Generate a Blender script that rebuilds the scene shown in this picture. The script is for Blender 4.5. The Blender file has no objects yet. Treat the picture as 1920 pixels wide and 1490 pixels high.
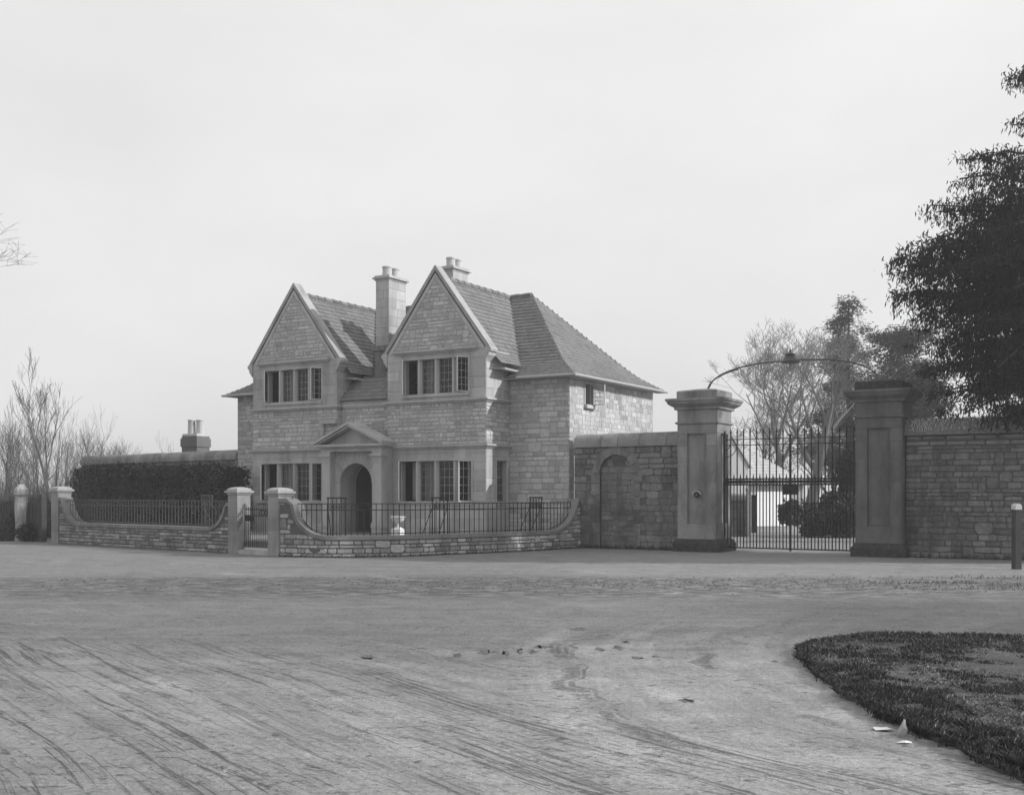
import bpy, math, random
import numpy as np
from mathutils import Vector, Matrix
random.seed(7)
PI = math.pi
scene = bpy.context.scene
C = scene.collection

# ------------------------------------------------------------------ camera
F, HZ, HC = 2097.0, 925.0, 1.65          # focal length in photo pixels, horizon row, camera height
cam_d = bpy.data.cameras.new('camera')
cam = bpy.data.objects.new('camera', cam_d); C.objects.link(cam)
cam.location = (0, 0, HC); cam.rotation_euler = (PI/2, 0, 0)
cam_d.sensor_width = 36; cam_d.lens = F/1920*36
cam_d.shift_y = (HZ-745)/1920
cam_d.clip_start = 0.1; cam_d.clip_end = 2000
scene.camera = cam

# ------------------------------------------------------------------ light
EL = math.radians(29.5)
SDIR = Vector((math.cos(EL)*0.9956, -math.cos(EL)*0.0938, math.sin(EL)))
sun_d = bpy.data.lights.new('sun', 'SUN'); sun_d.energy = 4.6; sun_d.angle = math.radians(0.9)
sun_d.color = (1.0, 1.0, 1.0)
sun = bpy.data.objects.new('sun', sun_d); C.objects.link(sun)
sun.rotation_euler = (-SDIR).to_track_quat('-Z', 'Y').to_euler()
world = bpy.data.worlds.new('World'); scene.world = world; world.use_nodes = True
nt = world.node_tree; nt.nodes.clear()
sky = nt.nodes.new('ShaderNodeTexSky'); sky.sky_type = 'NISHITA'; sky.sun_disc = False
sky.sun_elevation = EL; sky.sun_rotation = math.radians(95.4); sky.dust_density = 3.0
bw = nt.nodes.new('ShaderNodeRGBToBW'); nt.links.new(sky.outputs[0], bw.inputs[0])
mx = nt.nodes.new('ShaderNodeMath'); mx.operation = 'MULTIPLY_ADD'
nt.links.new(bw.outputs[0], mx.inputs[0]); mx.inputs[1].default_value = 0.30; mx.inputs[2].default_value = 5.35
bg = nt.nodes.new('ShaderNodeBackground'); bg.inputs[1].default_value = 0.12
wtc = nt.nodes.new('ShaderNodeTexCoord'); wsep = nt.nodes.new('ShaderNodeSeparateXYZ'); nt.links.new(wtc.outputs['Generated'], wsep.inputs[0])
wn_ = nt.nodes.new('ShaderNodeTexNoise'); wn_.inputs['Scale'].default_value = 2.2; wn_.inputs['Detail'].default_value = 5; wn_.inputs['Roughness'].default_value = .5
wmp = nt.nodes.new('ShaderNodeMapping'); wmp.inputs['Scale'].default_value = (1, 1, 2.5); nt.links.new(wtc.outputs['Generated'], wmp.inputs[0]); nt.links.new(wmp.outputs[0], wn_.inputs['Vector'])
w1 = nt.nodes.new('ShaderNodeMath'); w1.operation = 'MULTIPLY_ADD'; nt.links.new(wn_.outputs['Fac'], w1.inputs[0]); w1.inputs[1].default_value = .36; w1.inputs[2].default_value = .82
w2 = nt.nodes.new('ShaderNodeMath'); w2.operation = 'MULTIPLY_ADD'; w2.use_clamp = False; nt.links.new(wsep.outputs[2], w2.inputs[0]); w2.inputs[1].default_value = .48; w2.inputs[2].default_value = 1.0
w3 = nt.nodes.new('ShaderNodeMath'); w3.operation = 'MULTIPLY'; nt.links.new(w1.outputs[0], w3.inputs[0]); nt.links.new(w2.outputs[0], w3.inputs[1])
w4 = nt.nodes.new('ShaderNodeMath'); w4.operation = 'MULTIPLY'; nt.links.new(w3.outputs[0], w4.inputs[0]); nt.links.new(mx.outputs[0], w4.inputs[1])
nt.links.new(w4.outputs[0], bg.inputs[0])
wo = nt.nodes.new('ShaderNodeOutputWorld'); nt.links.new(bg.outputs[0], wo.inputs[0])
scene.view_settings.view_transform = 'Standard'; scene.view_settings.look = 'None'
scene.view_settings.exposure = 0; scene.view_settings.gamma = 1
scene.cycles.volume_bounces = 0; scene.cycles.max_bounces = 6
scene.cycles.transparent_max_bounces = 16

# ------------------------------------------------------------------ materials
def gm(name, base, var=.25, scale=1.2, fine=.12, fscale=25, rough=.92, tone=0., bump=.25, bscale=45,
       bdist=.01, spec=.15, stain=0., metal=0., trans=0.):
    """monochrome procedural surface: base grey, broad mottling, fine grain, per-stone tone, bump"""
    m = bpy.data.materials.new(name); m.use_nodes = True
    n = m.node_tree; L = n.links; p = n.nodes['Principled BSDF']
    tc = n.nodes.new('ShaderNodeTexCoord')
    def noise(s, det=4, vec=None):
        q = n.nodes.new('ShaderNodeTexNoise'); q.inputs['Scale'].default_value = s
        q.inputs['Detail'].default_value = det; q.inputs['Roughness'].default_value = .6
        L.new(vec or tc.outputs['Object'], q.inputs['Vector']); return q.outputs['Fac']
    def ma(op, a, b, c=None):
        q = n.nodes.new('ShaderNodeMath'); q.operation = op
        for i, x in enumerate((a, b, c)):
            if x is None: continue
            if isinstance(x, (int, float)): q.inputs[i].default_value = x
            else: L.new(x, q.inputs[i])
        return q.outputs[0]
    v = ma('MULTIPLY_ADD', noise(scale), var*2.4, 1-var*1.2)
    f = ma('MULTIPLY_ADD', noise(fscale, 3), fine*2.4, 1-fine*1.2)
    v = ma('MULTIPLY', v, f)
    if tone:
        at = n.nodes.new('ShaderNodeAttribute'); at.attribute_name = 'tone'
        v = ma('MULTIPLY', v, ma('MULTIPLY_ADD', at.outputs['Fac'], tone*2, 1-tone))
    if stain:
        mp = n.nodes.new('ShaderNodeMapping'); mp.inputs['Scale'].default_value = (1.6, 1.6, .35)
        L.new(tc.outputs['Object'], mp.inputs[0])
        s = noise(1.3, 6, mp.outputs[0])
        rr = n.nodes.new('ShaderNodeMapRange'); rr.inputs[1].default_value = .45; rr.inputs[2].default_value = .7
        L.new(s, rr.inputs[0]); v = ma('MULTIPLY', v, ma('MULTIPLY_ADD', rr.outputs[0], -stain, 1))
    v = ma('MULTIPLY', v, base)
    L.new(v, p.inputs['Base Color'])
    p.inputs['Roughness'].default_value = rough; p.inputs['Metallic'].default_value = metal
    p.inputs['Specular IOR Level'].default_value = spec
    if trans:
        p.inputs['Transmission Weight'].default_value = 0
    if bump:
        b = n.nodes.new('ShaderNodeBump'); b.inputs['Strength'].default_value = bump; b.inputs['Distance'].default_value = bdist*3
        L.new(noise(bscale, 4), b.inputs['Height']); L.new(b.outputs[0], p.inputs['Normal'])
    return m

M = dict(
    rubble=gm('rubble_stone', .41, .28, .9, .25, 12, tone=.30, bump=.7, bscale=16, bdist=.02, stain=.12),
    ashlar=gm('ashlar_stone', .37, .2, .8, .10, 16, tone=.16, bump=.25, bscale=26, stain=.34),
    mortar=gm('mortar', .31, .15, 1, .1, 30, bump=.3, bscale=40),
    trim=gm('dressed_trim_stone', .38, .2, 1.5, .1, 20, tone=.1, bump=.25, stain=.25),
    coping=gm('pale_coping_stone', .40, .15, 1.2, .08, 20, tone=.1, bump=.2),
    tile=gm('roof_tile', .155, .2, .5, .15, 18, tone=.2, bump=.5, bscale=30, spec=.2, stain=.15),
    tilebase=gm('roof_underlay', .05, bump=0),
    lead=gm('lead_flashing', .3, bump=.1, rough=.6),
    gutter=gm('painted_gutter', .32, .1, bump=0, rough=.5, spec=.3),
    paint=gm('white_window_paint', .5, .1, bump=0, rough=.5),
    wood=gm('dark_oak_door', .035, .3, 3, bump=.3),
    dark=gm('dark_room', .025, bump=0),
    cloth=gm('curtain_cloth', .30, .1, bump=0),
    iron=gm('black_iron', .010, .3, 6, bump=.15, rough=.55, spec=.3),
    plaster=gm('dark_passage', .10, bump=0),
    topg=gm('pale_coping_grass', .34, .5, .8, .3, 9, tone=.7, bump=0),
    ironl=gm('weathered_iron', .06, .3, 6, bump=.15, rough=.6, spec=.3),
    wrub=gm('garden_wall_stone', .38, .5, .9, .3, 12, tone=.42, bump=.9, bscale=14, bdist=.02, stain=.35),
    orub=gm('old_wall_stone', .17, .5, 1.3, .35, 7, tone=.35, bump=.9, bscale=12, bdist=.025, stain=.5),
    omort=gm('old_mortar', .10, .2, 1, .1, 30, bump=.3),
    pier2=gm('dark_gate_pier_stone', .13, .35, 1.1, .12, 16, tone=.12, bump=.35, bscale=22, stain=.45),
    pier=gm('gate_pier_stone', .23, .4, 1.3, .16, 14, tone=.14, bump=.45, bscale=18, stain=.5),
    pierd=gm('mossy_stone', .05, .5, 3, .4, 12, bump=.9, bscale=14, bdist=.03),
    pierpale=gm('pale_pier_stone', .46, .2, 1.5, .1, 18, bump=.3, stain=.2),
    ppier=gm('small_pier_stone', .27, .3, 1.5, .12, 16, tone=.15, bump=.35, bscale=22, stain=.35),
    gcopg=gm('gable_coping_stone', .30, .2, 1.2, .1, 16, bump=.3, stain=.3),
    wrubl=gm('darker_garden_wall_stone', .27, .45, .9, .25, 12, tone=.42, bump=.9, bscale=14, bdist=.02, stain=.4),
    gcop=gm('garden_wall_coping', .20, .3, 1.5, .12, 20, tone=.1, bump=.3, stain=.4),
    framed=gm('dull_window_frame', .16, .1, bump=0),
    pot=gm('clay_chimney_pot', .42, .15, 2, bump=.1),
    urn=gm('white_urn_stone', .55, .12, 4, bump=.1),
    bark=gm('bark', .09, .3, 3, .2, 20, bump=.5, bscale=20),
    barkp=gm('pale_bark', .20, .4, 3, .2, 20, bump=.5, bscale=20),
    capst=gm('weathered_cap_stone', .33, .3, 2.5, .15, 18, bump=.4, stain=.35),
    barkd=gm('dark_bark', .035, .25, 3, bump=.3),
    bark_haze=gm('haze_paled_bark', .13, .25, 3, bump=.3),  # lightened to put distance haze into the bark colour
    twig_haze=gm('haze_paled_twigs', .16, .2, 3, bump=0),  # twigs lightened likewise, distance haze held in their colour
    twig=gm('twigs', .085, .2, 3, bump=0),
    leafd=gm('dark_needles', .014, .4, .8, .3, 9, tone=.5, bump=0, spec=.1),
    leafm=gm('pine_needles', .024, .4, .5, .3, 6, tone=.5, bump=0, spec=.1),
    leafh=gm('hedge_leaves', .020, .5, 1.0, .3, 9, tone=.8, bump=0, rough=.5, spec=.3),
    brush=gm('dry_brush', .07, .4, 1, .3, 9, tone=.5, bump=0),
    grass=gm('grass_blades', .045, .6, .9, .3, 9, tone=.6, bump=0),
    grassp=gm('dry_grass_blades', .15, .4, .8, .3, 9, tone=.6, bump=0),
    turf=gm('turf_soil', .085, .5, 1.5, .4, 20, bump=.8, bscale=30, bdist=.02),
    mud=gm('mud', .09, .4, 3, .3, 30, bump=.5, bscale=50, rough=.7),
    moss=gm('mossy_coping', .20, .5, 2.5, .4, 14, bump=1, bscale=16, bdist=.03),
    timber=gm('old_timber', .05, .4, 2, .2, 30, bump=.5),
    timberl=gm('grey_timber', .12, .4, 2, .2, 30, bump=.5),
    white=gm('whitewashed_wall', .85, .06, 1, .05, 20, bump=.1),
    slate=gm('haze_paled_slate', .40, .12, 1, .1, 20, tone=.05, bump=.2),  # grey raised towards the sky, putting haze into the colour
    paper=gm('pale_paper', .55, .1, 9, bump=.1),
    brick=gm('dark_brick', .13, .3, 2, .3, 18, tone=.4, bump=.5),
)
def glass_mat():
    m = bpy.data.materials.new('window_glass'); m.use_nodes = True
    n = m.node_tree; n.nodes.clear(); L = n.links
    t = n.nodes.new('ShaderNodeBsdfTransparent'); t.inputs[0].default_value = (.85, .85, .85, 1)
    g = n.nodes.new('ShaderNodeBsdfGlossy'); g.inputs['Roughness'].default_value = .08
    g.inputs[0].default_value = (.9, .9, .9, 1)
    fr = n.nodes.new('ShaderNodeFresnel'); fr.inputs[0].default_value = 1.5
    nz = n.nodes.new('ShaderNodeTexNoise'); nz.inputs['Scale'].default_value = 3.0
    tc = n.nodes.new('ShaderNodeTexCoord'); L.new(tc.outputs['Object'], nz.inputs['Vector'])
    b = n.nodes.new('ShaderNodeBump'); b.inputs['Strength'].default_value = .25; b.inputs['Distance'].default_value = .02
    L.new(nz.outputs['Fac'], b.inputs['Height']); L.new(b.outputs[0], g.inputs['Normal'])
    ad = n.nodes.new('ShaderNodeMath'); ad.operation = 'ADD'; ad.inputs[1].default_value = -.01
    L.new(fr.outputs[0], ad.inputs[0])
    x = n.nodes.new('ShaderNodeMixShader'); L.new(ad.outputs[0], x.inputs[0]); L.new(t.outputs[0], x.inputs[1]); L.new(g.outputs[0], x.inputs[2])
    o = n.nodes.new('ShaderNodeOutputMaterial'); L.new(x.outputs[0], o.inputs[0])
    return m
M['glass'] = glass_mat()

# ------------------------------------------------------------------ mesh builder
class MB:
    def __init__(s): s.v = []; s.f = []; s.t = []
    def add(s, vs, fs, tone=.5):
        o = len(s.v); s.v += [tuple(p) for p in vs]
        for f in fs: s.f.append(tuple(i+o for i in f)); s.t.append(tone)
        return s
    def box(s, x0, x1, y0, y1, z0, z1, tone=.5):
        vs = [(x, y, z) for z in (z0, z1) for y in (y0, y1) for x in (x0, x1)]
        return s.add(vs, [(0,2,3,1), (4,5,7,6), (0,1,5,4), (2,6,7,3), (0,4,6,2), (1,3,7,5)], tone)
    def slab(s, fr, x0, x1, z0, z1, d0, d1, tone=.5):
        "box in a wall frame: fr(x,z,d)"
        vs = [fr(x, z, d) for z in (z0, z1) for d in (d0, d1) for x in (x0, x1)]
        return s.add(vs, [(0,2,3,1), (4,5,7,6), (0,1,5,4), (2,6,7,3), (0,4,6,2), (1,3,7,5)], tone)
    def prism(s, fr, poly, d0, d1, tone=.5):
        n = len(poly)
        vs = [fr(x, z, d0) for x, z in poly] + [fr(x, z, d1) for x, z in poly]
        fs = [tuple(range(n)), tuple(range(2*n-1, n-1, -1))] + [(i, (i+1) % n, (i+1) % n+n, i+n) for i in range(n)]
        return s.add(vs, fs, tone)
    def stone(s, fr, poly, proud, gap, tone, tilt=0., jit=0.):
        cx = sum(p[0] for p in poly)/len(poly); cz = sum(p[1] for p in poly)/len(poly)
        hx = max(p[0] for p in poly)-min(p[0] for p in poly); hz = max(p[1] for p in poly)-min(p[1] for p in poly)
        if hx < gap*2.5 or hz < gap*2.5: return
        if jit:
            mn = min(hx, hz); q_ = []
            for i_ in range(len(poly)):
                (x, z), (xp, zp), (xn, zn) = poly[i_], poly[i_-1], poly[(i_+1) % len(poly)]
                for (xo, zo) in ((xp, zp), (xn, zn)):
                    dl = math.hypot(xo-x, zo-z)+1e-9; c_ = mn*random.uniform(.06, .30)/dl; c_ = min(c_, .4)
                    q_.append((x+(xo-x)*c_+random.uniform(-jit, jit)*.5, z+(zo-z)*c_+random.uniform(-jit, jit)*.4))
            poly = q_
        def sh(g): return [(cx+(x-cx)*(1-g/hx), cz+(z-cz)*(1-g/hz)) for x, z in poly]
        a = sh(gap); b = sh(gap+proud*1.0); n = len(poly)
        tx = random.uniform(-tilt, tilt); tz = random.uniform(-tilt, tilt)
        vs = [fr(x, z, -.002) for x, z in a] + [fr(x, z, proud+tx*(x-cx)/hx+tz*(z-cz)/hz) for x, z in b]
        fs = [tuple(range(n, 2*n))] + [(i, (i+1) % n, (i+1) % n+n, i+n) for i in range(n)]
        s.add(vs, fs, tone)
    def tube(s, pts, rad, k=6, tone=.5, cap=True):
        pts = [Vector(p) for p in pts]
        if not isinstance(rad, (list, tuple)): rad = [rad]*len(pts)
        o = len(s.v)
        for i, p in enumerate(pts):
            d = (pts[min(i+1, len(pts)-1)]-pts[max(i-1, 0)])
            if d.length < 1e-9: d = Vector((0, 0, 1))
            d.normalize()
            a = d.cross(Vector((0, 0, 1)) if abs(d.z) < .95 else Vector((1, 0, 0))).normalized(); b = d.cross(a)
            for j in range(k):
                an = 2*PI*(j+.5)/k
                q = p+(a*math.cos(an)+b*math.sin(an))*rad[i]; s.v.append((q.x, q.y, q.z))
        for i in range(len(pts)-1):
            for j in range(k):
                s.f.append((o+i*k+j, o+i*k+(j+1) % k, o+(i+1)*k+(j+1) % k, o+(i+1)*k+j)); s.t.append(tone)
        if cap and k > 2:
            s.f.append(tuple(o+j for j in range(k))); s.f.append(tuple(o+(len(pts)-1)*k+j for j in range(k-1, -1, -1))); s.t += [tone]*2
        return s
    def lathe(s, prof, cx=0, cy=0, k=16, tone=.5):
        o = len(s.v)
        for r, z in prof:
            for j in range(k):
                a = 2*PI*j/k; s.v.append((cx+r*math.cos(a), cy+r*math.sin(a), z))
        for i in range(len(prof)-1):
            for j in range(k):
                s.f.append((o+i*k+j, o+i*k+(j+1) % k, o+(i+1)*k+(j+1) % k, o+(i+1)*k+j)); s.t.append(tone)
        s.f.append(tuple(o+j for j in range(k-1, -1, -1))); s.f.append(tuple(o+(len(prof)-1)*k+j for j in range(k))); s.t += [tone]*2
        return s
    def build(s, name, mat, parent=None, org=None, smooth=False):
        me = bpy.data.meshes.new(name)
        vs = s.v if org is None else [(x-org[0], y-org[1], z-org[2]) for x, y, z in s.v]
        me.from_pydata(vs, [], s.f); me.update()
        at = me.attributes.new('tone', 'FLOAT', 'FACE')
        at.data.foreach_set('value', s.t if len(s.t) == len(me.polygons) else [.5]*len(me.polygons))
        me.materials.append(mat)
        if smooth: me.polygons.foreach_set('use_smooth', [True]*len(me.polygons))
        o = bpy.data.objects.new(name, me); C.objects.link(o)
        if parent: o.parent = parent
        elif org is not None: o.location = org
        return o

def tag(o, label, cat, group=None, kind=None):
    if label: o['label'] = label
    if cat: o['category'] = cat
    if group: o['group'] = group
    if kind: o['kind'] = kind
    return o
def thing(name, label, cat, loc=(0,0,0), rz=0, group=None):
    o = bpy.data.objects.new(name, None); C.objects.link(o); o.location = loc; o.rotation_euler = (0, 0, rz)
    o.empty_display_size = .2
    return tag(o, label, cat, group)
def struct(o): o['kind'] = 'structure'; return o
def dup(root, loc, rz=0, sc=1, label=None):
    r = root.copy(); C.objects.link(r); r.location = loc; r.rotation_euler = (0, 0, rz); r.scale = (sc if isinstance(sc, tuple) else (sc,)*3)
    if label: r['label'] = label
    for ch in list(root.children):
        c = ch.copy(); C.objects.link(c); c.parent = r
        for g in ch.children:
            d = g.copy(); C.objects.link(d); d.parent = c
    return r
def frame(O, X, N):
    O = Vector(O); X = Vector(X); N = Vector(N)
    return lambda x, z, d: (O.x+X.x*x+N.x*d, O.y+X.y*x+N.y*d, O.z+z)
def rects_minus(r, holes):
    x0, x1, z0, z1 = r
    hs = [h for h in holes if h[0] < x1-1e-6 and h[1] > x0+1e-6 and h[2] < z1-1e-6 and h[3] > z0+1e-6]
    if not hs: return [r]
    xs = sorted({x0, x1, *[min(max(q, x0), x1) for h in hs for q in h[:2]]})
    out = []
    for a, b in zip(xs, xs[1:]):
        col = sorted([(max(h[2], z0), min(h[3], z1)) for h in hs if h[0] < b-1e-6 and h[1] > a+1e-6])
        z = z0
        for c, d in col:
            if c > z+1e-6: out.append((a, b, z, c))
            z = max(z, d)
        if z < z1-1e-6: out.append((a, b, z, z1))
    return out
def clip(poly, a, b, c):
    "keep a*x+b*z<=c"
    out = []
    for i in range(len(poly)):
        p, q = poly[i], poly[(i+1) % len(poly)]
        fp = a*p[0]+b*p[1]-c; fq = a*q[0]+b*q[1]-c
        if fp <= 0: out.append(p)
        if (fp < 0 < fq) or (fq < 0 < fp):
            t = fp/(fp-fq); out.append((p[0]+(q[0]-p[0])*t, p[1]+(q[1]-p[1])*t))
    return out
def layout(x0, x1, z0, z1, h, w, jump=.12):
    "random coursed masonry: list of rectangles"
    out = []; z = z0; blocked = []
    rows = []
    while z < z1-1e-6:
        hh = random.uniform(*h)
        if z+hh > z1-h[0]*.6: hh = z1-z
        rows.append((z, z+hh)); z += hh
    for k, (a, b) in enumerate(rows):
        nb = []; x = x0; bl = sorted(blocked)+[(x1, x1+1)]
        for (c, d) in bl:
            while x < c-1e-6:
                ww = random.uniform(*w)*(1+.5*(random.random() < .15))
                if x+ww > c-w[0]*.6: ww = c-x
                if k+1 < len(rows) and random.random() < jump and ww < w[1]*1.2:
                    out.append((x, x+ww, a, rows[k+1][1])); nb.append((x, x+ww))
                else: out.append((x, x+ww, a, b))
                x += ww
            x = max(x, d)
        blocked = nb
    return out
def masonry(mb, fr, rect, h, w, proud=.012, gap=.018, holes=(), planes=(), jump=.06, tilt=.008, cols=None, skip=None):
    for (a, b, c, d) in layout(*rect, h, w, jump):
        for (a2, b2, c2, d2) in rects_minus((a, b, c, d), holes):
            if b2-a2 < .04 or d2-c2 < .04: continue
            if skip and skip((a2+b2)/2, (c2+d2)/2): continue
            poly = [(a2, c2), (b2, c2), (b2, d2), (a2, d2)]
            for pl in planes:
                poly = clip(poly, *pl)
                if len(poly) < 3: break
            if len(poly) < 3: continue
            t = min(1, max(0, random.gauss(.5, .22)))
            mb.stone(fr, poly, proud, gap, t, tilt, gap*.45 if gap > .011 else 0)
def arch_pts(cx, r, zs, n=16): return [(cx-r*math.cos(PI*i/n), zs+r*math.sin(PI*i/n)) for i in range(n+1)]
def arch_slab(mb, fr, x0, x1, z0, z1, cx, r, zs, d0, d1, tone=.5):
    mb.slab(fr, x0, cx-r, z0, z1, d0, d1, tone); mb.slab(fr, cx+r, x1, z0, z1, d0, d1, tone)
    ap = arch_pts(cx, r, zs)
    for p, q in zip(ap, ap[1:]):
        mb.prism(fr, [p, q, (q[0], z1), (p[0], z1)], d0, d1, tone)
def ring(mb, fr, cx, r0, r1, zs, d0, d1, n=11, gap=.02):
    for i in range(n):
        a0 = PI*i/n; a1 = PI*(i+1)/n; g = gap/r1/2
        pts = []
        for r, aa in ((r0, (a0+g, (a0+a1)/2, a1-g)), (r1, (a1-g, (a0+a1)/2, a0+g))):
            pts += [(cx-r*math.cos(a), zs+r*math.sin(a)) for a in aa]
        mb.prism(fr, pts, d0, d1, random.uniform(.2, .8))
def W(px, Y): return (px-960)/F*Y
def zz(py, Y): return HC+(HZ-py)*Y/F

TH = math.radians(31.0)
U = Vector((math.cos(TH), -math.sin(TH), 0)); V = Vector((math.sin(TH), math.cos(TH), 0))

rg = np.random.default_rng(3); gn = rg.random((64, 64))
def vn(x, y, s):
    x *= s; y *= s; i, j = int(math.floor(x)), int(math.floor(y)); fx, fy = x-i, y-j; fx = fx*fx*(3-2*fx); fy = fy*fy*(3-2*fy)
    g_ = lambda a, b: gn[a % 64, b % 64]
    return (g_(i,j)*(1-fx)+g_(i+1,j)*fx)*(1-fy)+(g_(i,j+1)*(1-fx)+g_(i+1,j+1)*fx)*fy

# ================================================================== GROUND
def ground_mat():
    m = bpy.data.materials.new('road_dirt'); m.use_nodes = True
    n = m.node_tree; L = n.links; p = n.nodes['Principled BSDF']
    tc = n.nodes.new('ShaderNodeTexCoord'); P = tc.outputs['Object']
    def ma(op, a, b=None, c=None, cl=False):
        q = n.nodes.new('ShaderNodeMath'); q.operation = op; q.use_clamp = cl
        for i, x in enumerate((a, b, c)):
            if x is None: continue
            if isinstance(x, (int, float)): q.inputs[i].default_value = x
            else: L.new(x, q.inputs[i])
        return q.outputs[0]
    def mp(rot, sc, src=None):
        q = n.nodes.new('ShaderNodeMapping'); q.inputs['Rotation'].default_value = (0, 0, rot); q.inputs['Scale'].default_value = sc
        L.new(src or P, q.inputs[0]); return q.outputs[0]
    def noise(vec, s, det=5, ro=.6, dist=0):
        q = n.nodes.new('ShaderNodeTexNoise'); q.inputs['Scale'].default_value = s; q.inputs['Detail'].default_value = det
        q.inputs['Roughness'].default_value = ro; q.inputs['Distortion'].default_value = dist
        L.new(vec, q.inputs['Vector']); return q.outputs['Fac']
    def mr(x, a, b, c=0, d=1):
        q = n.nodes.new('ShaderNodeMapRange'); q.interpolation_type = 'SMOOTHSTEP'
        for i, k in enumerate((a, b, c, d)): q.inputs[i+1].default_value = k
        L.new(x, q.inputs[0]); return q.outputs[0]
    sep = n.nodes.new('ShaderNodeSeparateXYZ'); L.new(P, sep.inputs[0]); X, Y = sep.outputs[0], sep.outputs[1]
    warp = noise(P, .22, 1)
    wv = n.nodes.new('ShaderNodeVectorMath'); wv.operation = 'MULTIPLY_ADD'
    cb = n.nodes.new('ShaderNodeCombineXYZ'); L.new(warp, cb.inputs[0]); L.new(noise(mp(1, (1,1,1)), .22, 1), cb.inputs[1])
    L.new(cb.outputs[0], wv.inputs[0]); wv.inputs[1].default_value = (.5, .5, 0); L.new(P, wv.inputs[2])
    PW = wv.outputs[0]
    broad = noise(P, .25, 4); mid = noise(P, 1.6, 6, .65); fine = noise(P, 22, 6, .75); grit = noise(P, 90, 3, .7)
    # wheel tracks: rotate so that x runs across the tracks
    a = math.atan2(2.43, 3.6)
    rot1 = mp(-a, (1, 1, 1), PW); rot2 = mp(-a-.12, (1, 1, 1), PW)
    trk = mp(0, (1, .020, 1), rot1)
    s1 = noise(trk, 15, 5, .7); s2 = noise(mp(0, (1, .03, 1), rot2), 24, 4, .7)
    brk = noise(P, 5.5, 6, .85)
    thin = ma('MULTIPLY', mr(s1, .555, .62), mr(brk, .42, .50))
    thin2 = ma('MULTIPLY', mr(s2, .575, .62), mr(brk, .56, .48))
    tmask = ma('MULTIPLY', mr(X, .9, -1.2), mr(Y, 13.5, 10.0))
    tm2 = ma('MAXIMUM', tmask, ma('MULTIPLY', mr(ma('ADD', ma('MULTIPLY', X, .8), Y), 9.8, 8.2), .9))
    clus = mr(noise(mp(0, (1, .12, 1), rot1), 1.3, 3, .5), .42, .58, .25, 1)
    tracks = ma('MULTIPLY', ma('MULTIPLY', ma('MAXIMUM', thin, thin2), tm2), clus)
    soft = ma('MULTIPLY', ma('SUBTRACT', noise(mp(0, (1, .05, 1), rot1), 3.2, 3, .5), .5), tm2)
    # arcs of carts turning towards the gate
    dx = ma('SUBTRACT', X, 9.5); dy = ma('SUBTRACT', Y, 10.5)
    r = ma('SQRT', ma('ADD', ma('MULTIPLY', dx, dx), ma('MULTIPLY', dy, dy)))
    cv = n.nodes.new('ShaderNodeCombineXYZ'); L.new(r, cv.inputs[0]); L.new(ma('MULTIPLY', ma('ARCTAN2', dy, dx), .8), cv.inputs[1])
    arcs = noise(cv.outputs[0], 2.8, 4, .6)
    am = ma('MULTIPLY', mr(X, -2.0, .8), ma('MULTIPLY', mr(Y, 6.2, 7.5), mr(Y, 17, 13)))
    arc = ma('MULTIPLY', ma('SUBTRACT', arcs, .5), am)
    rn = ma('ADD', r, ma('MULTIPLY', ma('SUBTRACT', noise(P, .45, 3), .5), 1.6))
    whl = None
    for R_, w_ in ((7.55, .11), (9.0, .13), (8.85, .04)):
        d_ = mr(ma('ABSOLUTE', ma('SUBTRACT', rn, R_)), w_, w_*.3)
        whl = d_ if whl is None else ma('MAXIMUM', whl, d_)
    whl = ma('MULTIPLY', ma('MULTIPLY', whl, ma('MULTIPLY', mr(noise(P, 5, 6, .85), .44, .58), mr(noise(P, .8, 2), .40, .58))), ma('MULTIPLY', mr(Y, 6.5, 8.0), mr(Y, 14, 12)))
    # streaky far ground seen at a low angle
    horiz = noise(mp(.05, (.10, 1, 1), PW), 2.2, 4, .65)
    clod = noise(mp(.03, (.35, 1, 1)), 6.5, 5, .7)
    band = ma('MULTIPLY', mr(Y, 16.8, 18.6), mr(Y, 23, 21.3))
    bandm = ma('MULTIPLY', band, ma('MULTIPLY', mr(clod, .46, .60), mr(X, -13, -4, .55, 1)))
    near = ma('MULTIPLY', mr(clod, .58, .66), mr(Y, 16.0, 12.5))
    gw = ma('MULTIPLY', ma('MULTIPLY', mr(Y, 12.3, 13.2), mr(Y, 18.3, 16.6)), mr(ma('ADD', X, ma('MULTIPLY', broad, 4)), 2.0, 7.5))
    lowl = ma('MULTIPLY', mr(Y, 10.5, 12.5), mr(Y, 18.5, 16.5))
    v = ma('MULTIPLY_ADD', broad, .35, .83)
    v = ma('MULTIPLY', v, ma('MULTIPLY_ADD', mid, .7, .65))
    v = ma('MULTIPLY', v, mr(fine, .36, .66, .78, 1.16))
    speck = ma('MULTIPLY', mr(noise(mp(.2, (.6, 1, 1)), 11, 6, .8), .57, .63), mr(noise(P, .9, 3), .36, .56))
    v = ma('MULTIPLY', v, ma('MULTIPLY_ADD', speck, -.42, 1))
    v = ma('MULTIPLY', v, ma('MULTIPLY_ADD', grit, .9, .55))
    v = ma('MULTIPLY', v, ma('MULTIPLY_ADD', horiz, .6, .7))
    patch = ma('MULTIPLY', mr(noise(mp(0, (.45, 1, 1), PW), 2.6, 7, .72), .55, .66), mr(broad, .35, .6))
    v = ma('MULTIPLY', v, ma('MULTIPLY_ADD', patch, -.34, 1))
    pale = mr(noise(mp(0, (1, .3, 1), rot1), 1.1, 5, .6), .55, .72)
    v = ma('MULTIPLY', v, ma('MULTIPLY_ADD', pale, .22, 1))
    v = ma('MULTIPLY', v, ma('MULTIPLY_ADD', soft, .8, 1))
    v = ma('MULTIPLY', v, ma('MULTIPLY_ADD', arc, 1.2, 1))
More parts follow.
